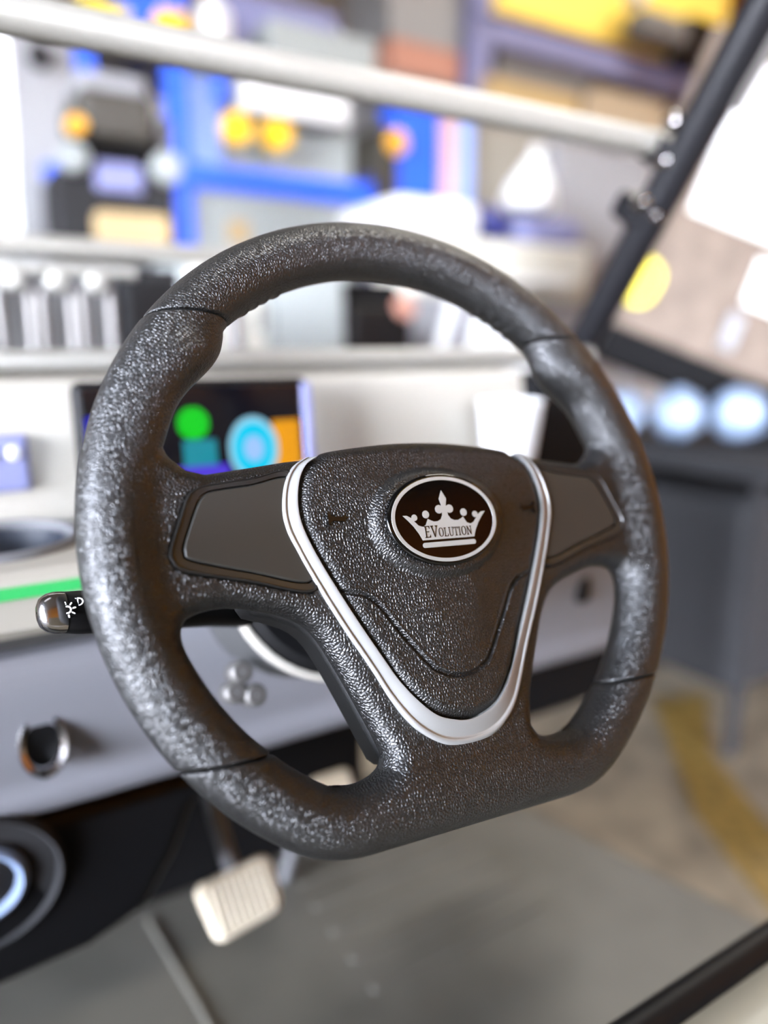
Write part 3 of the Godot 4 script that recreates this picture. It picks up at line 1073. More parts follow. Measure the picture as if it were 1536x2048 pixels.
func spoke_shell() -> MB:
	var up := PackedVector2Array([Vector2(-1, 37), Vector2(60, 37.5), Vector2(78, 36), Vector2(100, 33), Vector2(120, 30.5), Vector2(129, 33), Vector2(137, 40), Vector2(145, 50), Vector2(152, 63), Vector2(127, 106), Vector2(64, 147), Vector2(-1, 160)])
	g_up = poly_grid(up)
	var low := smooth(PackedVector2Array([Vector2(130, -37), Vector2(138.5, -41), Vector2(147, -53), Vector2(146, -66), Vector2(137, -83), Vector2(126, -99), Vector2(113, -114), Vector2(99, -130), Vector2(82, -140), Vector2(66, -141), Vector2(55, -136), Vector2(48, -129), Vector2(45, -122), Vector2(47, -113), Vector2(53, -98), Vector2(63, -75), Vector2(72, -57), Vector2(80, -48), Vector2(88, -43.5), Vector2(99, -40), Vector2(113, -36.5), Vector2(122, -36)]), 48)
	g_low = poly_grid(low)
	g_pan = poly_grid(smooth(loop(frame_line(1.0)), 80))
	var h := 1.6
	var nx := int(340.0 / h)
	var ny := int(224.0 / h)
	var nz := int(40.0 / h)
	var o := Vector3(-170, -166, -18)
	var f := PackedFloat32Array()
	var rimf := PackedFloat32Array()
	f.resize((nx + 1) * (ny + 1) * (nz + 1))
	f.fill(99.0)
	rimf.resize(f.size())
	var sy := nx + 1
	var sz := (nx + 1) * (ny + 1)
	for j in ny + 1:
		var v := o.y + j * h
		for i in nx + 1:
			var u := o.x + i * h
			if rim_g(u, v) > 20.0 or look(g_up, u, v) < -16.0 or look(g_low, u, v) < -16.0:
				continue
			for k in nz + 1:
				var q := plate_field(u, v, o.z + k * h)
				f[k * sz + j * sy + i] = q.x
				rimf[k * sz + j * sy + i] = q.y
	var cell := {}
	var mb := MB.new()
	mb.k = 0.001
	var pts := PackedVector3Array()
	var keepv := PackedByteArray()
	var corner := [0, 1, sy, sy + 1, sz, sz + 1, sz + sy, sz + sy + 1]
	for k in nz:
		for j in ny:
			for i in nx:
				var at := k * sz + j * sy + i
				var f0 := f[at]
				if absf(f0) > 4.0:
					continue
				var c := 0
				for d in 8:
					if f[at + corner[d]] < 0.0:
						c += 1
				if c == 0 or c == 8:
					continue
				var sum := Vector3.ZERO
				var cnt := 0
				for e in [[0, 1], [2, 3], [4, 5], [6, 7], [0, 2], [1, 3], [4, 6], [5, 7], [0, 4], [1, 5], [2, 6], [3, 7]]:
					var a: float = f[at + corner[e[0]]]
					var b: float = f[at + corner[e[1]]]
					if (a < 0.0) != (b < 0.0):
						var t := a / (a - b)
						var pa := Vector3(e[0] & 1, (e[0] >> 1) & 1, e[0] >> 2)
						var pb := Vector3(e[1] & 1, (e[1] >> 1) & 1, e[1] >> 2)
						sum += pa.lerp(pb, t)
						cnt += 1
				var p := o + (Vector3(i, j, k) + sum / cnt) * h
				var nn := Vector3.ZERO
				var q := Vector2.ZERO
				for it in 2:
					q = plate_field(p.x, p.y, p.z)
					nn = Vector3(plate_field(p.x + 0.15, p.y, p.z).x - q.x, plate_field(p.x, p.y + 0.15, p.z).x - q.x, plate_field(p.x, p.y, p.z + 0.15).x - q.x) / 0.15
					p -= nn * q.x / maxf(nn.length_squared(), 0.3)
				cell[at] = mb.pt(p, nn.normalized())
				pts.append(p)
				keepv.append(1 if q.y > 0.02 else 0)
	for at in cell:
		var i: int = at % sy
		var j: int = (at / sy) % (ny + 1)
		var k: int = at / sz
		var f0 := f[at]
		for ax in 3:
			var st: int = [1, sy, sz][ax]
			var s1: int = [sy, sz, 1][ax]
			var s2: int = [sz, 1, sy][ax]
			if (f0 < 0.0) == (f[at + st] < 0.0):
				continue
			if not (cell.has(at - s1) and cell.has(at - s2) and cell.has(at - s1 - s2)):
				continue
			var a: int = cell[at]
			var b: int = cell[at - s1]
			var c: int = cell[at - s1 - s2]
			var d: int = cell[at - s2]
			if keepv[a] + keepv[b] + keepv[c] + keepv[d] == 0:
				continue
			mb.quad(a, b, c, d)
	return mb

func trim_out() -> Array:
	return [Vector2(0, -121), Vector2(13.5, -119.5), Vector2(24, -114), Vector2(33, -105.5), Vector2(41.5, -92), Vector2(49.5, -76), Vector2(63, -51), Vector2(75, -26), Vector2(80.5, -13), Vector2(84.6, -2), Vector2(85.5, 9), Vector2(82.5, 22), Vector2(76.5, 31), Vector2(69, 35.5)]

func trim_in() -> Array:
	return [Vector2(0, -109), Vector2(9, -107.5), Vector2(19, -103.5), Vector2(28, -95), Vector2(36, -84), Vector2(44, -70), Vector2(56, -48), Vector2(67.5, -25), Vector2(74, -10), Vector2(77.3, 1), Vector2(77.8, 11), Vector2(75.3, 23), Vector2(70.5, 31), Vector2(64, 35)]

func both_sides(half: Array, count: int) -> PackedVector2Array:   # an open curve from the left end to the right end
	var pts := PackedVector2Array()
	for i in range(half.size() - 1, 0, -1):
		pts.append(Vector2(-half[i].x, half[i].y))
	for p in half:
		pts.append(p)
	return smooth(pts, count, false)

func trim_mb() -> MB:
	var N := 220
	# the two edges run together: equal shares of each control span
	var a := PackedVector2Array()
	var c := PackedVector2Array()
	var ho := trim_out()
	var hi := trim_in()
	var fo := PackedVector2Array()
	var fi := PackedVector2Array()
	for i in range(ho.size() - 1, 0, -1):
		fo.append(Vector2(-ho[i].x, ho[i].y))
		fi.append(Vector2(-hi[i].x, hi[i].y))
	for i in ho.size():
		fo.append(ho[i])
		fi.append(hi[i])
	var n := fo.size()
	for i in n - 1:
		for s in 9:
			var t := s / 9.0
			a.append(fo[i].cubic_interpolate(fo[i + 1], fo[maxi(i - 1, 0)], fo[mini(i + 2, n - 1)], t))
			c.append(fi[i].cubic_interpolate(fi[i + 1], fi[maxi(i - 1, 0)], fi[mini(i + 2, n - 1)], t))
	a.append(fo[n - 1])
	c.append(fi[n - 1])
	var mb := MB.new()
	mb.k = 0.001
	var bands := [[Vector2(0, 4), Vector2(0, 9.0)], [Vector2(0, 9.0), Vector2(0.07, 10.0), Vector2(0.17, 10.3), Vector2(0.24, 10.0)], [Vector2(0.24, 10.0), Vector2(0.28, 9.5), Vector2(0.33, 9.5)], [Vector2(0.33, 9.5), Vector2(0.6, 10.6), Vector2(0.9, 11.6), Vector2(1.0, 11.5)], [Vector2(1.0, 11.5), Vector2(1.0, 4)]]
	for bi in bands.size():
		var rows := []
		for i in a.size():
			var lift := 1.0 + 2.5 * smoothstep(-85.0, -118.0, a[i].y)
			var row := PackedVector3Array()
			for q in bands[bi]:
				var p := a[i].lerp(c[i], q.x)
				row.append(Vector3(p.x, p.y, q.y + lift))
			rows.append(row)
		if bi == 0:
			wall_sheet(mb, rows, 1.0)
		elif bi == bands.size() - 1:
			wall_sheet(mb, rows, -1.0)
		else:
			mb.sheet(rows, false, Vector3(0, 0, 1))
	return mb

func wall_sheet(mb: MB, rows: Array, s: float) -> void:
	var base := mb.v.size()
	var N := rows.size()
	for i in N:
		var t: Vector3 = rows[mini(i + 1, N - 1)][0] - rows[maxi(i - 1, 0)][0]
		var nn := Vector3(t.y, -t.x, 0).normalized() * s
		mb.pt(rows[i][0], nn)
		mb.pt(rows[i][1], nn)
	for i in N - 1:
		mb.quad(base + i * 2, base + i * 2 + 1, base + i * 2 + 3, base + i * 2 + 2)

func pad_z(p: Vector2, edge: float) -> float:   # height of the domed cover; edge: distance to its outline
	var z := 8.0
	z += 5.0 * (1.0 - pow(1.0 - clampf(edge / 7.0, 0.0, 1.0), 2.2))
	z += 5.5 * smoothstep(0.0, 48.0, edge)
	z += 3.5 * smoothstep(-60.0, -105.0, p.y)
	var e := ((p - Vector2(0, -4)) / Vector2(35.0, 25.2)).length()
	z += 3.6 * smoothstep(1.26, 1.06, e)
	return z

func pad_parts(parent: Node3D) -> void:
	var half := trim_in()
	var out := PackedVector2Array()
	for i in range(half.size() - 1, 0, -1):
		out.append(Vector2(-half[i].x + 0.4, half[i].y))
	for p in half:
		out.append(p - Vector2(0.4 if p.x > 1 else 0.0, 0))
	for p in [Vector2(58, 38.2), Vector2(38, 41), Vector2(13, 43.0), Vector2(-13, 43.0), Vector2(-38, 41), Vector2(-58, 38.2)]:
		out.append(p)
	out = smooth(out, 420)
	var seam := both_sides([Vector2(0, -86), Vector2(7, -85.2), Vector2(13, -82.6), Vector2(18.5, -78.5), Vector2(30.5, -62), Vector2(40.5, -46.5), Vector2(45, -41.5), Vector2(50, -38.2), Vector2(56, -36.6), Vector2(63, -35.2), Vector2(76, -33)], 260)
	# the cover, as rings that shrink towards the badge
	var mb := MB.new()
	mb.k = 0.001
	var core := Vector2(0, -8)
	var R := 150
	var rows := []
	var side := PackedVector3Array()
	for p in out:
		side.append(Vector3(p.x, p.y, 2.0))
	rows.append(side)
	for r in R:
		var s := float(r) / R
		s = 1.0 - (s * 0.97 if r > 12 else s)
		if r <= 12:
			s = 1.0 - 0.0795 * pow(r / 12.0, 1.6)
		var row := PackedVector3Array()
		for p in out:
			var q := core + (p - core) * s
			var edge := (p - q).length() * 0.9
			row.append(Vector3(q.x, q.y, pad_z(q, edge) - groove(q, seam)))
		rows.append(row)
	mb.sheet(rows, true, Vector3(0, 0, 1))
	put("hub_cover", mb, M.pad, parent)

func groove(q: Vector2, seam: PackedVector2Array) -> float:
	if q.y > -28.0 or q.y < -92.0:
		return 0.0
	var best := 99.0
	for i in range(0, seam.size() - 1):
		var d := q.distance_squared_to(seam[i])
		if d < best:
			best = d
	best = sqrt(best)
	return 1.5 * (1.0 - smoothstep(0.35, 1.35, best)) - 0.35 * bump(best, 2.0, 0.6)

func steering_wheel() -> void:
	var t := thing("steering_wheel", "black leather steering wheel with a flat bottom, silver V trim and a crown badge", "steering wheel", Vector3.ZERO)
	t.transform = wheel_frame()
	put("rim_cover", rim_part(42.5, 137.5), M.leather, t)
	put("rim_cover", rim_part(220.2, 319.8), M.leather, t)
	put("thumb_grip", rim_part(-40.2, 42.5), M.leather, t)
	put("thumb_grip", rim_part(137.5, 220.2), M.leather, t)
	put("spoke_frame", spoke_shell(), M.leather, t)
	var b := MB.new()
	b.k = 0.001
	b.prism(smooth(loop([Vector2(0, -127), Vector2(36, -127), Vector2(43, -119), Vector2(51, -100), Vector2(61, -76), Vector2(70, -58), Vector2(79, -49), Vector2(92, -43), Vector2(104, -36), Vector2(106, 0), Vector2(104, 26), Vector2(70, 33), Vector2(0, 35)], true), 120), -34, -9, 5, true)
	put("rear_cover", b, M.fine_plastic, t)
	put("trim_band", trim_mb(), M.silver, t)
	pad_parts(t)
	# side panels in their frames
	for s in [-1.0, 1.0]:
		var pan := PackedVector2Array()
		var bez := PackedVector2Array()
		for p in [Vector2(78, 24.3), Vector2(100, 21.9), Vector2(119, 19.7), Vector2(123.5, 17.8), Vector2(126.5, 14.5), Vector2(131, 5), Vector2(135.3, -5.5), Vector2(135.6, -9), Vector2(132.5, -13), Vector2(105, -21), Vector2(76, -28.6), Vector2(78, -15), Vector2(84, 0)]:
			pan.append(Vector2(p.x * s, p.y))
		bez = loop(frame_line(s))
		pan = smooth(pan, 160)
		bez = smooth(bez, 160)
		# pair the two loops by angle seen from the panel's middle
		var mid := Vector2(108 * s, 0)
		pan = by_angle(pan, mid, 180)
		bez = by_angle(bez, mid, 180)
		var f := ring_mb(bez, pan, [Vector2(0, 3), Vector2(0, 9.5), Vector2(0.05, 10.1), Vector2(0.15, 10.2), Vector2(0.22, 9.4), Vector2(0.80, 9.0), Vector2(0.83, 6.0), Vector2(1.0, 6.0)], 0.001)
		put("panel_frame", f, M.gloss_edge, t)
		b = MB.new()
		b.k = 0.001
		b.prism(pan, 4.5, 9.5, 1.0)
		put("blank_panel", b, M.blank, t)
	# horn marks pressed into the cover
	for s in [-1.0, 1.0]:
		b = MB.new()
		b.k = 0.001
		var c := Vector2(-58.2 if s < 0 else 63.5, 1.4)
		var pts := PackedVector2Array()
		for p in [Vector2(-6.0, 3.4), Vector2(-4.6, 1.9), Vector2(-2.6, 0.9), Vector2(2.6, 0.8), Vector2(3.6, 2.0), Vector2(4.4, 1.9), Vector2(4.0, 0.6), Vector2(5.6, 0.4), Vector2(5.6, -0.4), Vector2(4.0, -0.6), Vector2(3.4, -2.0), Vector2(-1.0, -1.6), Vector2(-3.2, -1.2), Vector2(-5.2, -3.0), Vector2(-6.0, -3.4)]:
			pts.append(c + Vector2(p.x * -s, p.y))
		b.prism(pts, 12.0, 15.6 if s < 0 else 14.9, 0.2)
		put("horn_mark", b, M.ink, t)
	badge(t)

func by_angle(pts: PackedVector2Array, mid: Vector2, count: int) -> PackedVector2Array:
	var o := PackedVector2Array()
	var N := pts.size()
	for i in count:
		var d := Vector2.from_angle(TAU * i / count)
		var best := pts[0]
		var far := -1.0
		for j in N:
			var a := pts[j] - mid
			var c := pts[(j + 1) % N] - mid
			var ca := d.cross(a)
			var cc := d.cross(c)
			if ca * cc <= 0.0 and absf(ca - cc) > 1e-9:
				var p := a.lerp(c, ca / (ca - cc))
				if p.dot(d) > far:
					far = p.dot(d)
					best = mid + p
		o.append(best)
	return o

func frame_line(s: float) -> Array:
	var o := []
	for p in [Vector2(78, 27.8), Vector2(100, 25.4), Vector2(122, 22.8), Vector2(128.5, 20.7), Vector2(132.5, 16.7), Vector2(137.5, 5), Vector2(142.3, -7.0), Vector2(142.3, -12.5), Vector2(136.5, -18.2), Vector2(107, -25.7), Vector2(74, -33.8), Vector2(76, -15), Vector2(81, 0)]:
		o.append(Vector2(p.x * s, p.y))
	return o

func badge(parent: Node3D) -> void:
	var c := Vector2(0, -4)
	var bd := MB.new()
	bd.k = 0.001
	var rows := []
	for q in [[1.0, 19.0], [1.0, 22.6], [0.992, 23.2], [0.975, 23.7], [0.955, 24.0], [0.93, 24.1], [0.5, 24.1], [0.01, 24.1]]:
		var ring := PackedVector3Array()
		for p in oval(c, 35.0 * q[0], 25.2 * q[0], 96):
			ring.append(Vector3(p.x, p.y, q[1]))
		rows.append(ring)
	bd.sheet(rows, true, Vector3(0, 0, 1))
	var o := put("badge", bd, M.badge, parent)
	o.set_meta("label", "glossy black oval crown badge")
	put("oval_ring", ring_mb(oval(c, 32.9, 23.2, 96), oval(c, 30.7, 21.2, 96), [Vector2(0, 24.0), Vector2(0.05, 24.3), Vector2(0.95, 24.3), Vector2(1, 24.0)], 0.001), M.foil, o)
	# crown: body, lily at the top, balls on the points
	var body := PackedVector2Array()
	var hb := [Vector2(16.3, -14.9), Vector2(17.8, -11.4), Vector2(20.2, -7.6), Vector2(22.9, -4.4), Vector2(26.0, -1.2), Vector2(23.6, -1.3), Vector2(21.4, -2.5), Vector2(19.2, -5.0), Vector2(17.4, -6.9), Vector2(15.1, -7.7), Vector2(13.0, -6.9), Vector2(11.9, -5.0), Vector2(11.2, -3.6), Vector2(9.8, -4.4), Vector2(7.6, -5.3), Vector2(5.2, -5.2), Vector2(3.1, -4.2), Vector2(1.7, -2.0)]
	for p in hb:
		body.append(p)
	for i in range(hb.size() - 1, -1, -1):
		body.append(Vector2(-hb[i].x, hb[i].y))
	var crown := MB.new()
	crown.k = 0.001
	var shapes := [body, loop([Vector2(0, 11.5), Vector2(2.3, 6.8), Vector2(1.4, 3.4), Vector2(1.8, -2.2), Vector2(-1.8, -2.2), Vector2(-1.4, 3.4), Vector2(-2.3, 6.8)])]
	for s in [-1.0, 1.0]:
		shapes.append(oval(Vector2(3.3 * s, 1.2), 2.35, 2.3, 24))
		shapes.append(oval(Vector2(12.0 * s, -1.2), 2.05, 2.1, 24))
		shapes.append(oval(Vector2(19.2 * s, -2.6), 1.75, 1.75, 24))
	for i in range(0, shapes.size()):
		crown.prism(shapes[i], 24.0, 24.3 + 0.004 * i)
	put("crown", crown, M.foil, o)
	b_bar(o)
	# the word, large first letters and small capitals after them
	var word := Node3D.new()
	word.name = "lettering"
	o.add_child(word)
	letters(word, "EV", 6.2, -14.6, -13.7)
	letters(word, "OLUTION", 4.75, -5.9, -13.7)

func b_bar(o: Node3D) -> void:
	var b := MB.new()
	b.k = 0.001
	b.prism(stadium(Vector2(-15.4, -17.6), Vector2(15.4, -17.6), 1.35), 24.0, 24.3)
	put("bar", b, M.foil, o)

func letters(parent: Node3D, s: String, cap: float, x: float, y: float) -> void:
	var tm := TextMesh.new()
	var f := SystemFont.new()
	f.font_names = PackedStringArray(["Droid Serif"])
	tm.font = f
	tm.text = s
	tm.font_size = 64
	tm.pixel_size = cap / 64.0 / 0.714 * 0.001
	tm.depth = 0.00025
	tm.horizontal_alignment = HORIZONTAL_ALIGNMENT_LEFT
	tm.vertical_alignment = VERTICAL_ALIGNMENT_BOTTOM
	tm.material = M.ink
	var box := tm.get_aabb()
	var mi := MeshInstance3D.new()
	mi.mesh = tm
	mi.name = "letters"
	parent.add_child(mi, true)
	var want := 8.4 if s == "EV" else 21.0
	var sx := want * 0.001 / maxf(box.size.x, 1e-6)
	mi.scale = Vector3(sx, 1, 1)
	mi.position = Vector3(x * 0.001 - box.position.x * sx, y * 0.001 - box.position.y, 0.02432)


#@@WORKSHOP
func item(called: String, label: String, category: String, mb: MB, m: Material, group := "") -> MeshInstance3D:
	var o := put(called, mb, m)
	tag(o, label, category, group)
	return o

func part(called: String, parent: Node3D, x0: float, x1: float, y0: float, y1: float, z0: float, z1: float, m: Material, r := 0.006) -> MeshInstance3D:
	var b := span(x0, x1, y0, y1, z0, z1, r)
	shift(b, Transform3D(Basis.IDENTITY, -parent.position))
	return put(called, b, m, parent)

func disc(called: String, parent: Node3D, at: Vector3, r: float, thick: float, m: Material) -> MeshInstance3D:
	var b := MB.new()
	b.xf = Transform3D(Basis(Vector3(1, 0, 0), PI / 2), at - (parent.position if parent else Vector3.ZERO))
	b.lathe(PackedVector2Array([Vector2(0.001, -thick), Vector2(r, -thick), Vector2(r, -0.1 * r), Vector2(r * 0.9, 0.02 * r), Vector2(r * 0.5, 0.1 * r), Vector2(0.001, 0.12 * r)]), 28)
	return put(called, b, m, parent)

func workshop() -> void:
	# ---- slotted rack just in front of the cart
	var t := thing("slotted_rack", "pale metal rack with three hanging slotted loops in front of the cart", "rack", Vector3(0.05, 0, -1.1))
	for q in [[1.174, 0.0135, -0.45, 0.42], [1.146, 0.009, -0.45, 0.268]]:
		var b := MB.new()
		b.tube(PackedVector3Array([Vector3(q[2], q[0], -1.1), Vector3(0.1, q[0], -1.1), Vector3(q[3], q[0], -1.1)]), q[1], 14)
		shift(b, Transform3D(Basis.IDENTITY, -t.position))
		put("rail", b, M.bar, t)
	for x in [0.060, 0.113, 0.164, 0.214]:
		var b := MB.new()
		var path := PackedVector3Array()
		for p in stadium(Vector2(x, 1.050), Vector2(x, 1.110), 0.0185, 10):
			path.append(Vector3(p.x, p.y, -1.1))
		b.tube(path, 0.0065, 10, true, false, 1.0, Vector3(0, 0, 1))
		shift(b, Transform3D(Basis.IDENTITY, -t.position))
		var l := put("loop", b, M.satin, t)
		disc("hook_knob", t, Vector3(x, 1.130, -1.085), 0.013, 0.02, M.bar)
	for x in [-0.44, 0.41]:
		part("leg", t, x - 0.012, x + 0.012, 0.0, 1.17, -1.112, -1.088, M.satin)
	var wb := item("white_board", "bright white upright board on the rack at the left edge", "board", B(Vector3(0.55, 0.66, 0.02), Vector3(-0.13, 1.518, -1.13), 0.004, Basis(Vector3(0, 0, 1), -0.03)), M.white)

	# ---- cabinets close behind the rack
	t = thing("grey_cabinet", "dark grey steel cabinet behind the hanging loops", "cabinet", Vector3(0.2, 0, -1.75))
	part("cabinet_body", t, -0.3, 0.352, 0.0, 1.205, -2.0, -1.62, M.mid_grey)
	part("cabinet_door", t, -0.28, 0.34, 0.1, 1.19, -1.62, -1.60, M.dash_dark)
	t = thing("tool_chest", "tall black tool chest right of the dark grey cabinet", "chest", Vector3(0.42, 0, -1.75))
	part("chest_body", t, 0.36, 0.48, 0.0, 1.2, -1.95, -1.6, M.dark_grey)
	part("drawer_front", t, 0.365, 0.475, 1.06, 1.18, -1.6, -1.585, M.black)
	part("drawer_front", t, 0.365, 0.475, 0.92, 1.04, -1.6, -1.585, M.black)
	t = thing("pale_cabinet", "pale grey-green cabinet seen through the top of the wheel", "cabinet", Vector3(0.85, 0, -2.2))
	part("cabinet_body", t, 0.60, 1.08, 0.0, 1.27, -2.4, -2.0, M.pale)
	part("cabinet_door", t, 0.62, 0.83, 0.1, 1.25, -2.0, -1.985, M.offwhite)
	part("cabinet_door", t, 0.85, 1.06, 0.1, 1.25, -2.0, -1.985, M.pale)
	part("door_handle", t, 0.80, 0.815, 1.08, 1.16, -1.985, -1.965, M.satin)
	t = thing("black_compressor", "black compressor with a brown cap inside the wheel opening", "compressor", Vector3(1.2, 0, -2.1))
	part("compressor_body", t, 1.09, 1.33, 0.0, 1.17, -2.3, -2.0, M.black, 0.03)
	part("compressor_head", t, 1.10, 1.30, 1.16, 1.235, -2.25, -2.02, M.void, 0.03)
	disc("brown_cap", t, Vector3(1.29, 1.16, -1.985), 0.035, 0.03, M.rust)
	t = thing("strip_stand", "leaning white strips on a low stand inside the right of the wheel opening", "strips", Vector3(1.45, 0, -1.95))
	part("stand", t, 1.34, 1.62, 0.0, 1.0, -2.1, -1.9, M.mid_grey)
	for i in 4:
		var b := MB.new()
		b.box(Vector3(0.034, 0.28, 0.012), Vector3(1.395 + 0.062 * i, 1.10, -1.93), 0.003, Basis(Vector3(0, 0, 1), -0.32))
		shift(b, Transform3D(Basis.IDENTITY, -t.position))
		put("strip", b, M.white if i != 1 else M.grey, t)
	item("white_bin", "small white bin right of the leaning strips", "bin", span(1.64, 1.80, 0.0, 1.14, -2.15, -1.95, 0.02), M.white)

	# ---- workbench machine on a shelf
	t = thing("tool_shelf", "grey steel shelf under the black machine", "shelf", Vector3(0.64, 0, -2.85))
	part("deck", t, 0.36, 0.95, 1.32, 1.36, -3.1, -2.68, M.grey)
	for x in [0.38, 0.93]:
		part("post", t, x - 0.02, x + 0.02, 0.0, 1.32, -2.74, -2.70, M.grey)
		part("post", t, x - 0.02, x + 0.02, 0.0, 1.32, -3.08, -3.04, M.grey)
	t = thing("black_machine", "black bench machine with two round silver dials on the shelf", "machine", Vector3(0.63, 1.36, -2.85))
	part("lower_body", t, 0.43, 0.81, 1.36, 1.60, -3.0, -2.7, M.dark_grey, 0.02)
	part("neck", t, 0.50, 0.79, 1.58, 1.72, -3.0, -2.72, M.void, 0.01)
	part("hood", t, 0.515, 0.745, 1.69, 1.835, -3.0, -2.66, M.olive, 0.02)
	part("hood_lid", t, 0.52, 0.735, 1.83, 1.89, -2.98, -2.68, M.grey, 0.02)
	disc("dial", t, Vector3(0.488, 1.625, -2.66), 0.045, 0.05, M.pale)
	disc("dial", t, Vector3(0.782, 1.625, -2.66), 0.05, 0.05, M.pale)
	part("lavender_panel", t, 0.55, 0.70, 1.535, 1.625, -2.70, -2.68, M.lavender, 0.01)
	disc("amber_knob", t, Vector3(0.503, 1.716, -2.65), 0.028, 0.05, M.amber)
	part("tan_tray", t, 0.535, 0.765, 1.36, 1.465, -2.7, -2.62, M.tan, 0.01)
	part("side_arm", t, 0.78, 0.83, 1.36, 1.8, -2.95, -2.75, M.mid_grey, 0.01)
	var b2 := MB.new()
	b2.xf = Transform3D(Basis(Vector3(0, 0, 1), -0.15), Vector3(0.806, 1.72, -2.70))
	b2.lathe(PackedVector2Array([Vector2(0.001, 0), Vector2(0.035, 0), Vector2(0.035, 0.15), Vector2(0.012, 0.15), Vector2(0.012, 0.14), Vector2(0.001, 0.14)]), 24)
	put("paper_roll", b2, M.white, t)

	# ---- tall grey cabinet and the blue rack
	t = thing("tall_cabinet", "tall pale grey cabinet with a dark round knob left of the black machine", "cabinet", Vector3(0.53, 0, -3.6))
	part("cabinet_body", t, 0.40, 0.655, 0.0, 2.24, -3.9, -3.42, M.pale)
	part("cabinet_door", t, 0.42, 0.635, 0.1, 2.2, -3.42, -3.40, M.grey)
	disc("knob", t, Vector3(0.525, 2.12, -3.36), 0.045, 0.05, M.dark_grey)
	part("blue_latch", t, 0.50, 0.57, 1.62, 1.74, -3.40, -3.36, M.blue)
	part("blue_side_box", t, 0.655, 0.735, 2.08, 2.21, -3.6, -3.42, M.blue)
	t = thing("blue_rack", "bright blue steel rack holding white bins and yellow rolls", "rack", Vector3(1.5, 0, -3.6))
	part("upright", t, 1.02, 1.10, 0.0, 2.26, -3.5, -3.4, M.blue)
	part("upright", t, 1.02, 1.10, 0.0, 2.26, -4.1, -4.0, M.blue)
	part("upright", t, 1.99, 2.05, 0.0, 2.26, -4.1, -4.0, M.blue)
	part("upright", t, 1.97, 2.03, 0.0, 1.86, -3.5, -3.42, M.navy)
	part("beam", t, 1.02, 2.0, 1.715, 1.815, -3.44, -3.39, M.blue)
	part("back_panel", t, 1.10, 2.0, 1.815, 2.26, -3.62, -3.60, M.pale)
	part("side_panel", t, 1.10, 1.27, 1.815, 2.2, -3.60, -3.50, M.pale_blue)
	part("lower_panel", t, 1.10, 1.97, 0.1, 1.715, -3.46, -3.44, M.pale)
	part("top_deck", t, 0.6, 2.05, 2.25, 2.285, -4.1, -3.4, M.bar)
	item("bin_box", "white storage box on the blue rack above the yellow rolls", "box", span(1.36, 1.89, 2.065, 2.24, -3.59, -3.42, 0.02), M.white)
	for x in [1.336, 1.534]:
		t = thing("yellow_roll", "yellow tape roll standing left on the blue rack" if x < 1.4 else "yellow tape roll standing right, beneath the white storage box", "tape roll", Vector3(x, 1.995, -3.45), "yellow rolls on the blue rack")
		var b := ring_mb(oval(Vector2.ZERO, 0.066, 0.066, 28), oval(Vector2.ZERO, 0.02, 0.02, 28), [Vector2(0, -0.08), Vector2(0, 0.0), Vector2(0.1, 0.008), Vector2(1, 0.008), Vector2(1, -0.08)])
		put("tape", b, M.yellow, t)
		put("core", disc_mb(0.021, 0.006), M.amber, t)
		part("holder", t, x - 0.012, x + 0.012, 1.815, 1.935, -3.52, -3.48, M.grey)
	item("blue_clip", "blue clip hanging left of the white storage box", "clip", span(1.235, 1.30, 2.08, 2.21, -3.49, -3.45, 0.012), M.blue)
	item("orange_tag", "faint orange tag on the lower panel of the blue rack", "tag", span(1.26, 1.36, 1.50, 1.60, -3.44, -3.43, 0.004), M.tan)
	# on the top deck
	item("lemon_box", "flat lemon yellow box on the rack's top deck", "box", span(0.70, 0.885, 2.285, 2.37, -3.6, -3.42, 0.01), M.lemon)
	item("yellow_box", "small yellow box beside the blue crate on the top deck", "box", span(1.0, 1.12, 2.285, 2.40, -3.55, -3.42, 0.01), M.yellow)
	item("blue_crate", "blue crate behind the small yellow box", "crate", span(0.93, 1.18, 2.285, 2.62, -3.9, -3.6, 0.01), M.blue)
	item("white_jug", "white jug on the top deck between the crate and the pale carton", "jug", can(Vector3(1.26, 2.285, -3.5), 0.075, 0.22), M.white)
	item("pale_carton", "long pale carton on the right of the top deck", "carton", span(1.5, 2.05, 2.285, 2.47, -3.9, -3.44, 0.01), M.pale)
	item("lavender_crate", "lavender crate standing behind the long pale carton", "crate", span(1.45, 2.1, 2.285, 2.75, -4.1, -3.92, 0.01), M.lavender)

	# ---- right of the blue rack
	t = thing("dark_locker", "narrow dark brown locker right of the blue rack", "locker", Vector3(2.07, 0, -3.6))
	part("locker_body", t, 2.06, 2.15, 0.0, 2.1, -3.8, -3.40, M.olive)
	disc("orange_knob", t, Vector3(2.135, 2.02, -3.37), 0.055, 0.04, M.amber)
	t = thing("blue_door", "strong blue panel with pink and pale blue stripes beside it", "panel", Vector3(2.4, 0, -3.6))
	part("blue_panel", t, 2.16, 2.41, 0.0, 2.22, -3.6, -3.42, M.blue)
	part("pink_stripe", t, 2.43, 2.52, 0.0, 2.24, -3.6, -3.42, M.pink)
	part("pale_blue_stripe", t, 2.53, 2.63, 0.0, 2.24, -3.6, -3.42, M.pale_blue)
	item("beige_partition", "tall beige-grey partition right of the blue panel", "partition", span(2.64, 3.6, 0.0, 2.3, -3.62, -3.5, 0.01), mat(Color(0.52, 0.50, 0.46), 0.7))

	# ---- tall rack with the yellow cabinet
	t = thing("high_rack", "high blue-framed rack carrying a yellow cabinet near the ceiling", "rack", Vector3(4.4, 0, -4.7))
	part("upright", t, 3.43, 3.60, 0.0, 3.75, -4.7, -4.5, M.lavender)
	part("upright", t, 6.2, 6.35, 0.0, 3.75, -4.7, -4.5, M.navy)
	part("upright", t, 3.43, 3.60, 0.0, 3.75, -5.7, -5.5, M.navy)
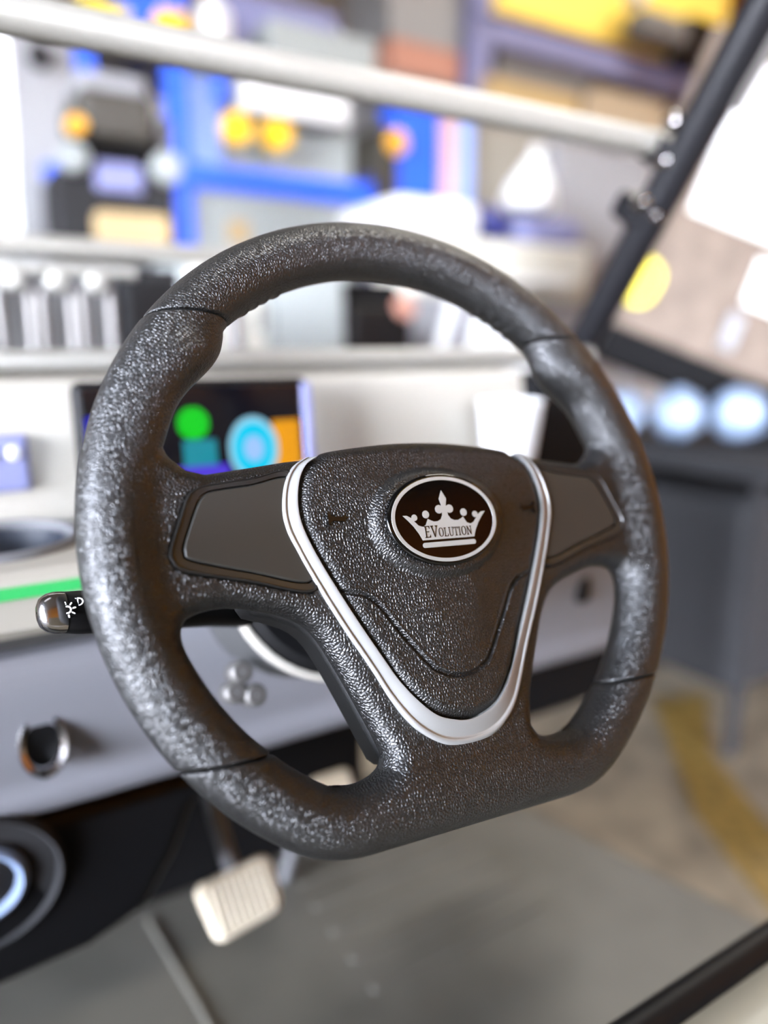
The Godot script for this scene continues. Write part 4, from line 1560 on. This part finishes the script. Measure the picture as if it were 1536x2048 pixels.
	part("beam", t, 3.5, 6.3, 3.06, 3.22, -4.6, -4.5, M.lavender)
	part("beam", t, 3.5, 6.3, 2.62, 2.70, -4.6, -4.5, M.offwhite)
	part("deck", t, 3.45, 6.35, 3.20, 3.25, -5.7, -4.5, M.navy)
	t = thing("yellow_cabinet", "big yellow cabinet on the high rack", "cabinet", Vector3(4.9, 3.25, -5.0))
	part("cabinet_body", t, 3.64, 6.15, 3.25, 4.7, -5.5, -4.54, M.pale_yellow, 0.02)
	part("cabinet_door", t, 3.68, 4.88, 3.29, 4.66, -4.54, -4.52, M.pale_yellow, 0.01)
	part("cabinet_door", t, 4.92, 6.11, 3.29, 4.66, -4.54, -4.52, M.pale_yellow, 0.01)
	item("dark_beam_box", "long dark grey box on the rack below the yellow cabinet", "box", span(3.7, 4.62, 2.90, 3.05, -5.2, -4.55, 0.01), M.mid_grey)
	item("tan_plank", "tan plank stored on the high rack", "plank", span(3.5, 4.45, 2.70, 2.87, -5.0, -4.5, 0.01), M.tan)
	item("beige_carton", "beige carton on the high rack right of the tan plank", "carton", span(4.55, 5.5, 2.70, 2.98, -5.2, -4.55, 0.01), mat(Color(0.62, 0.56, 0.48), 0.7))
	item("grey_crate", "square grey crate high up left of the yellow cabinet", "crate", span(2.83, 3.42, 3.0, 3.6, -5.2, -4.6, 0.01), M.grey)
	item("rust_crate", "rust brown crate under the square grey crate", "crate", span(2.85, 3.42, 2.79, 3.0, -5.2, -4.6, 0.01), M.rust)
	item("crate_tower", "grey tower of shelving under the rust brown crate", "shelf", span(2.85, 3.42, 0.0, 2.79, -5.2, -4.62, 0.01), M.grey)
	t = thing("wall_lamp", "dark grey lamp head with a white knob before the yellow cabinet", "lamp", Vector3(5.2, 3.4, -4.4))
	part("lamp_head", t, 4.86, 5.4, 3.30, 3.50, -4.5, -4.3, M.mid_grey, 0.05)
	part("lamp_back", t, 5.38, 5.9, 3.22, 3.54, -4.5, -4.3, M.black, 0.03)
	disc("white_knob", t, Vector3(4.79, 3.56, -4.28), 0.085, 0.1, M.white)

	# ---- white machine and the bags on it
	t = thing("white_machine", "white office machine with a cream body behind the wheel's top right", "machine", Vector3(2.1, 0, -2.8))
	part("lid", t, 1.63, 2.06, 1.47, 1.62, -3.1, -2.6, M.white, 0.05)
	part("cream_body", t, 1.80, 2.68, 1.24, 1.48, -3.1, -2.58, M.offwhite, 0.03)
	part("stand", t, 1.75, 2.7, 0.0, 1.24, -3.1, -2.66, M.grey, 0.01)
	part("paper_tray", t, 1.9, 2.5, 1.30, 1.33, -2.6, -2.50, M.white, 0.01)
	item("navy_bag", "navy cloth bag lying on the white machine", "bag", B(Vector3(0.20, 0.14, 0.2), Vector3(2.17, 1.56, -2.74), 0.06, Basis(Vector3(0, 0, 1), -0.1)), M.navy)
	b2 = MB.new()
	b2.xf = Transform3D(Basis(Vector3(0, 0, 1), -0.18), Vector3(2.42, 1.63, -2.74))
	b2.lathe(PackedVector2Array([Vector2(0.001, 0), Vector2(0.10, 0.0), Vector2(0.125, 0.04), Vector2(0.10, 0.12), Vector2(0.05, 0.21), Vector2(0.02, 0.25), Vector2(0.03, 0.28), Vector2(0.001, 0.28)]), 20)
	item("white_bag", "white tied plastic bag standing on the machine", "bag", b2, M.white)
	item("lavender_cloth", "folded lavender cloth under the white bag on the machine", "cloth", span(2.29, 2.67, 1.482, 1.60, -2.92, -2.62, 0.04), M.lavender)
	item("grey_screen", "grey folding screen behind the leaning roof strut", "screen", span(3.0, 3.75, 0.0, 2.1, -3.28, -3.18, 0.01), M.grey)

	# ---- tilted board with papers on a stand, right of the strut
	t = thing("notice_board", "tilted tan board with white papers and a yellow sticker at the right edge", "board", Vector3(1.8, 0, -1.6))
	var cr := Vector3(0.85446, 0, 0.51952)
	var cf := Vector3(0.50700, -0.21814, -0.83388)
	var cu := cr.cross(cf)
	var c := cos(deg_to_rad(22))
	var s := sin(deg_to_rad(22))
	var ex := cr * c - cu * s
	var ey := cr * s + cu * c
	var fr := Transform3D(Basis(ex, ey, -cf), CAM_AT + (cf + cr * (1195.0 - 768.0) / 1500.0 - cu * (640.0 - 1024.0) / 1500.0) * 2.2 - t.position)
	var px := 2.2 / 1500.0
	for q in [["board_panel", 0, 620, 0, 640, -0.03, 0.0, M.board], ["lower_rail", -4, 625, -66, 2, -0.05, 0.02, M.void], ["paper_sheet", 88, 430, 272, 600, 0.0, 0.004, M.white], ["paper_sheet", 256, 480, 140, 236, 0.0, 0.004, M.white], ["grey_clip", 240, 268, 40, 110, 0.0, 0.02, M.grey]]:
		var b := MB.new()
		b.xf = fr
		b.box(Vector3((q[2] - q[1]) * px, (q[4] - q[3]) * px, q[6] - q[5]), Vector3((q[1] + q[2]) / 2.0 * px, (q[3] + q[4]) / 2.0 * px, (q[5] + q[6]) / 2.0), 0.002)
		put(q[0], b, q[7], t)
	var yb := MB.new()
	yb.xf = fr
	yb.prism(even(stadium(Vector2(50 * px, 90 * px), Vector2(54 * px, 118 * px), 36 * px), 30), 0.0, 0.004)
	put("yellow_sticker", yb, M.lemon, t)
	var post := fr * Vector3(380 * px, 0, -0.06)
	var pm := MB.new()
	pm.tube(PackedVector3Array([Vector3(post.x, 0.78 - t.position.y, post.z), Vector3(post.x, 0.85, post.z), post + Vector3(0, 0.3, -0.02)]), 0.02, 12)
	put("stand_post", pm, M.dark_grey, t)

	# ---- dark bench with wrapped bundles
	t = thing("low_bench", "dark low bench with a grey bin under it right of the wheel", "bench", Vector3(2.1, 0, -1.4))
	part("bench_top", t, 1.66, 2.7, 0.73, 0.78, -1.95, -1.0, M.dark_grey)
	for q in [[1.70, -1.9], [1.70, -1.05], [2.66, -1.9], [2.66, -1.05]]:
		part("leg", t, q[0] - 0.014, q[0] + 0.014, 0.0, 0.73, q[1] - 0.014, q[1] + 0.014, M.dark_grey)
	part("grey_bin", t, 1.76, 2.5, 0.12, 0.66, -1.8, -1.1, M.dark_grey, 0.04)
	var lumps := [[1.74, 0.86, -1.53, 0.07, "pale wrapped bundle at the near left end of the low bench"], [1.835, 0.87, -1.40, 0.075, "blue-tinted wrapped bundle behind the left one"], [1.945, 0.865, -1.285, 0.078, "large bright wrapped bundle in the middle of the bench"], [2.03, 0.855, -1.12, 0.085, "wrapped bundle at the right end of the low bench"]]
	var nz := FastNoiseLite.new()
	nz.seed = 4
	nz.frequency = 0.9
	for q in lumps:
		var b := MB.new()
		var rows := []
		for i in 15:
			var la := -PI / 2 + PI * (i + 0.02) / 14.04
			var ring := PackedVector3Array()
			for j in 24:
				var d := Vector3(cos(la) * cos(TAU * j / 24), sin(la), cos(la) * sin(TAU * j / 24))
				var r: float = q[3] * (1.0 + 0.22 * nz.get_noise_3dv(d * 2.0 + Vector3(q[0] * 9, 0, 0)))
				ring.append(d * Vector3(r, r * 0.95, r))
			rows.append(ring)
		b.sheet(rows, true)
		shift(b, Transform3D(Basis.IDENTITY, Vector3(q[0], 0.78 + q[3] * 1.03, q[2])))
		item("wrapped_bundle", q[4], "bundle", b, M.wrap, "wrapped bundles on the low bench")

func can(at: Vector3, r: float, h: float) -> MB:
	var b := MB.new()
	b.xf = Transform3D(Basis.IDENTITY, at)
	b.lathe(PackedVector2Array([Vector2(0.001, 0), Vector2(r, 0), Vector2(r, h * 0.72), Vector2(r * 0.9, h * 0.8), Vector2(r * 0.45, h * 0.86), Vector2(r * 0.45, h), Vector2(0.001, h)]), 24)
	return b

func disc_mb(r: float, th: float) -> MB:
	var b := MB.new()
	b.xf = Transform3D(Basis(Vector3(1, 0, 0), PI / 2), Vector3.ZERO)
	b.lathe(PackedVector2Array([Vector2(0.001, -0.07), Vector2(r, -0.07), Vector2(r, th), Vector2(0.001, th)]), 20)
	return b
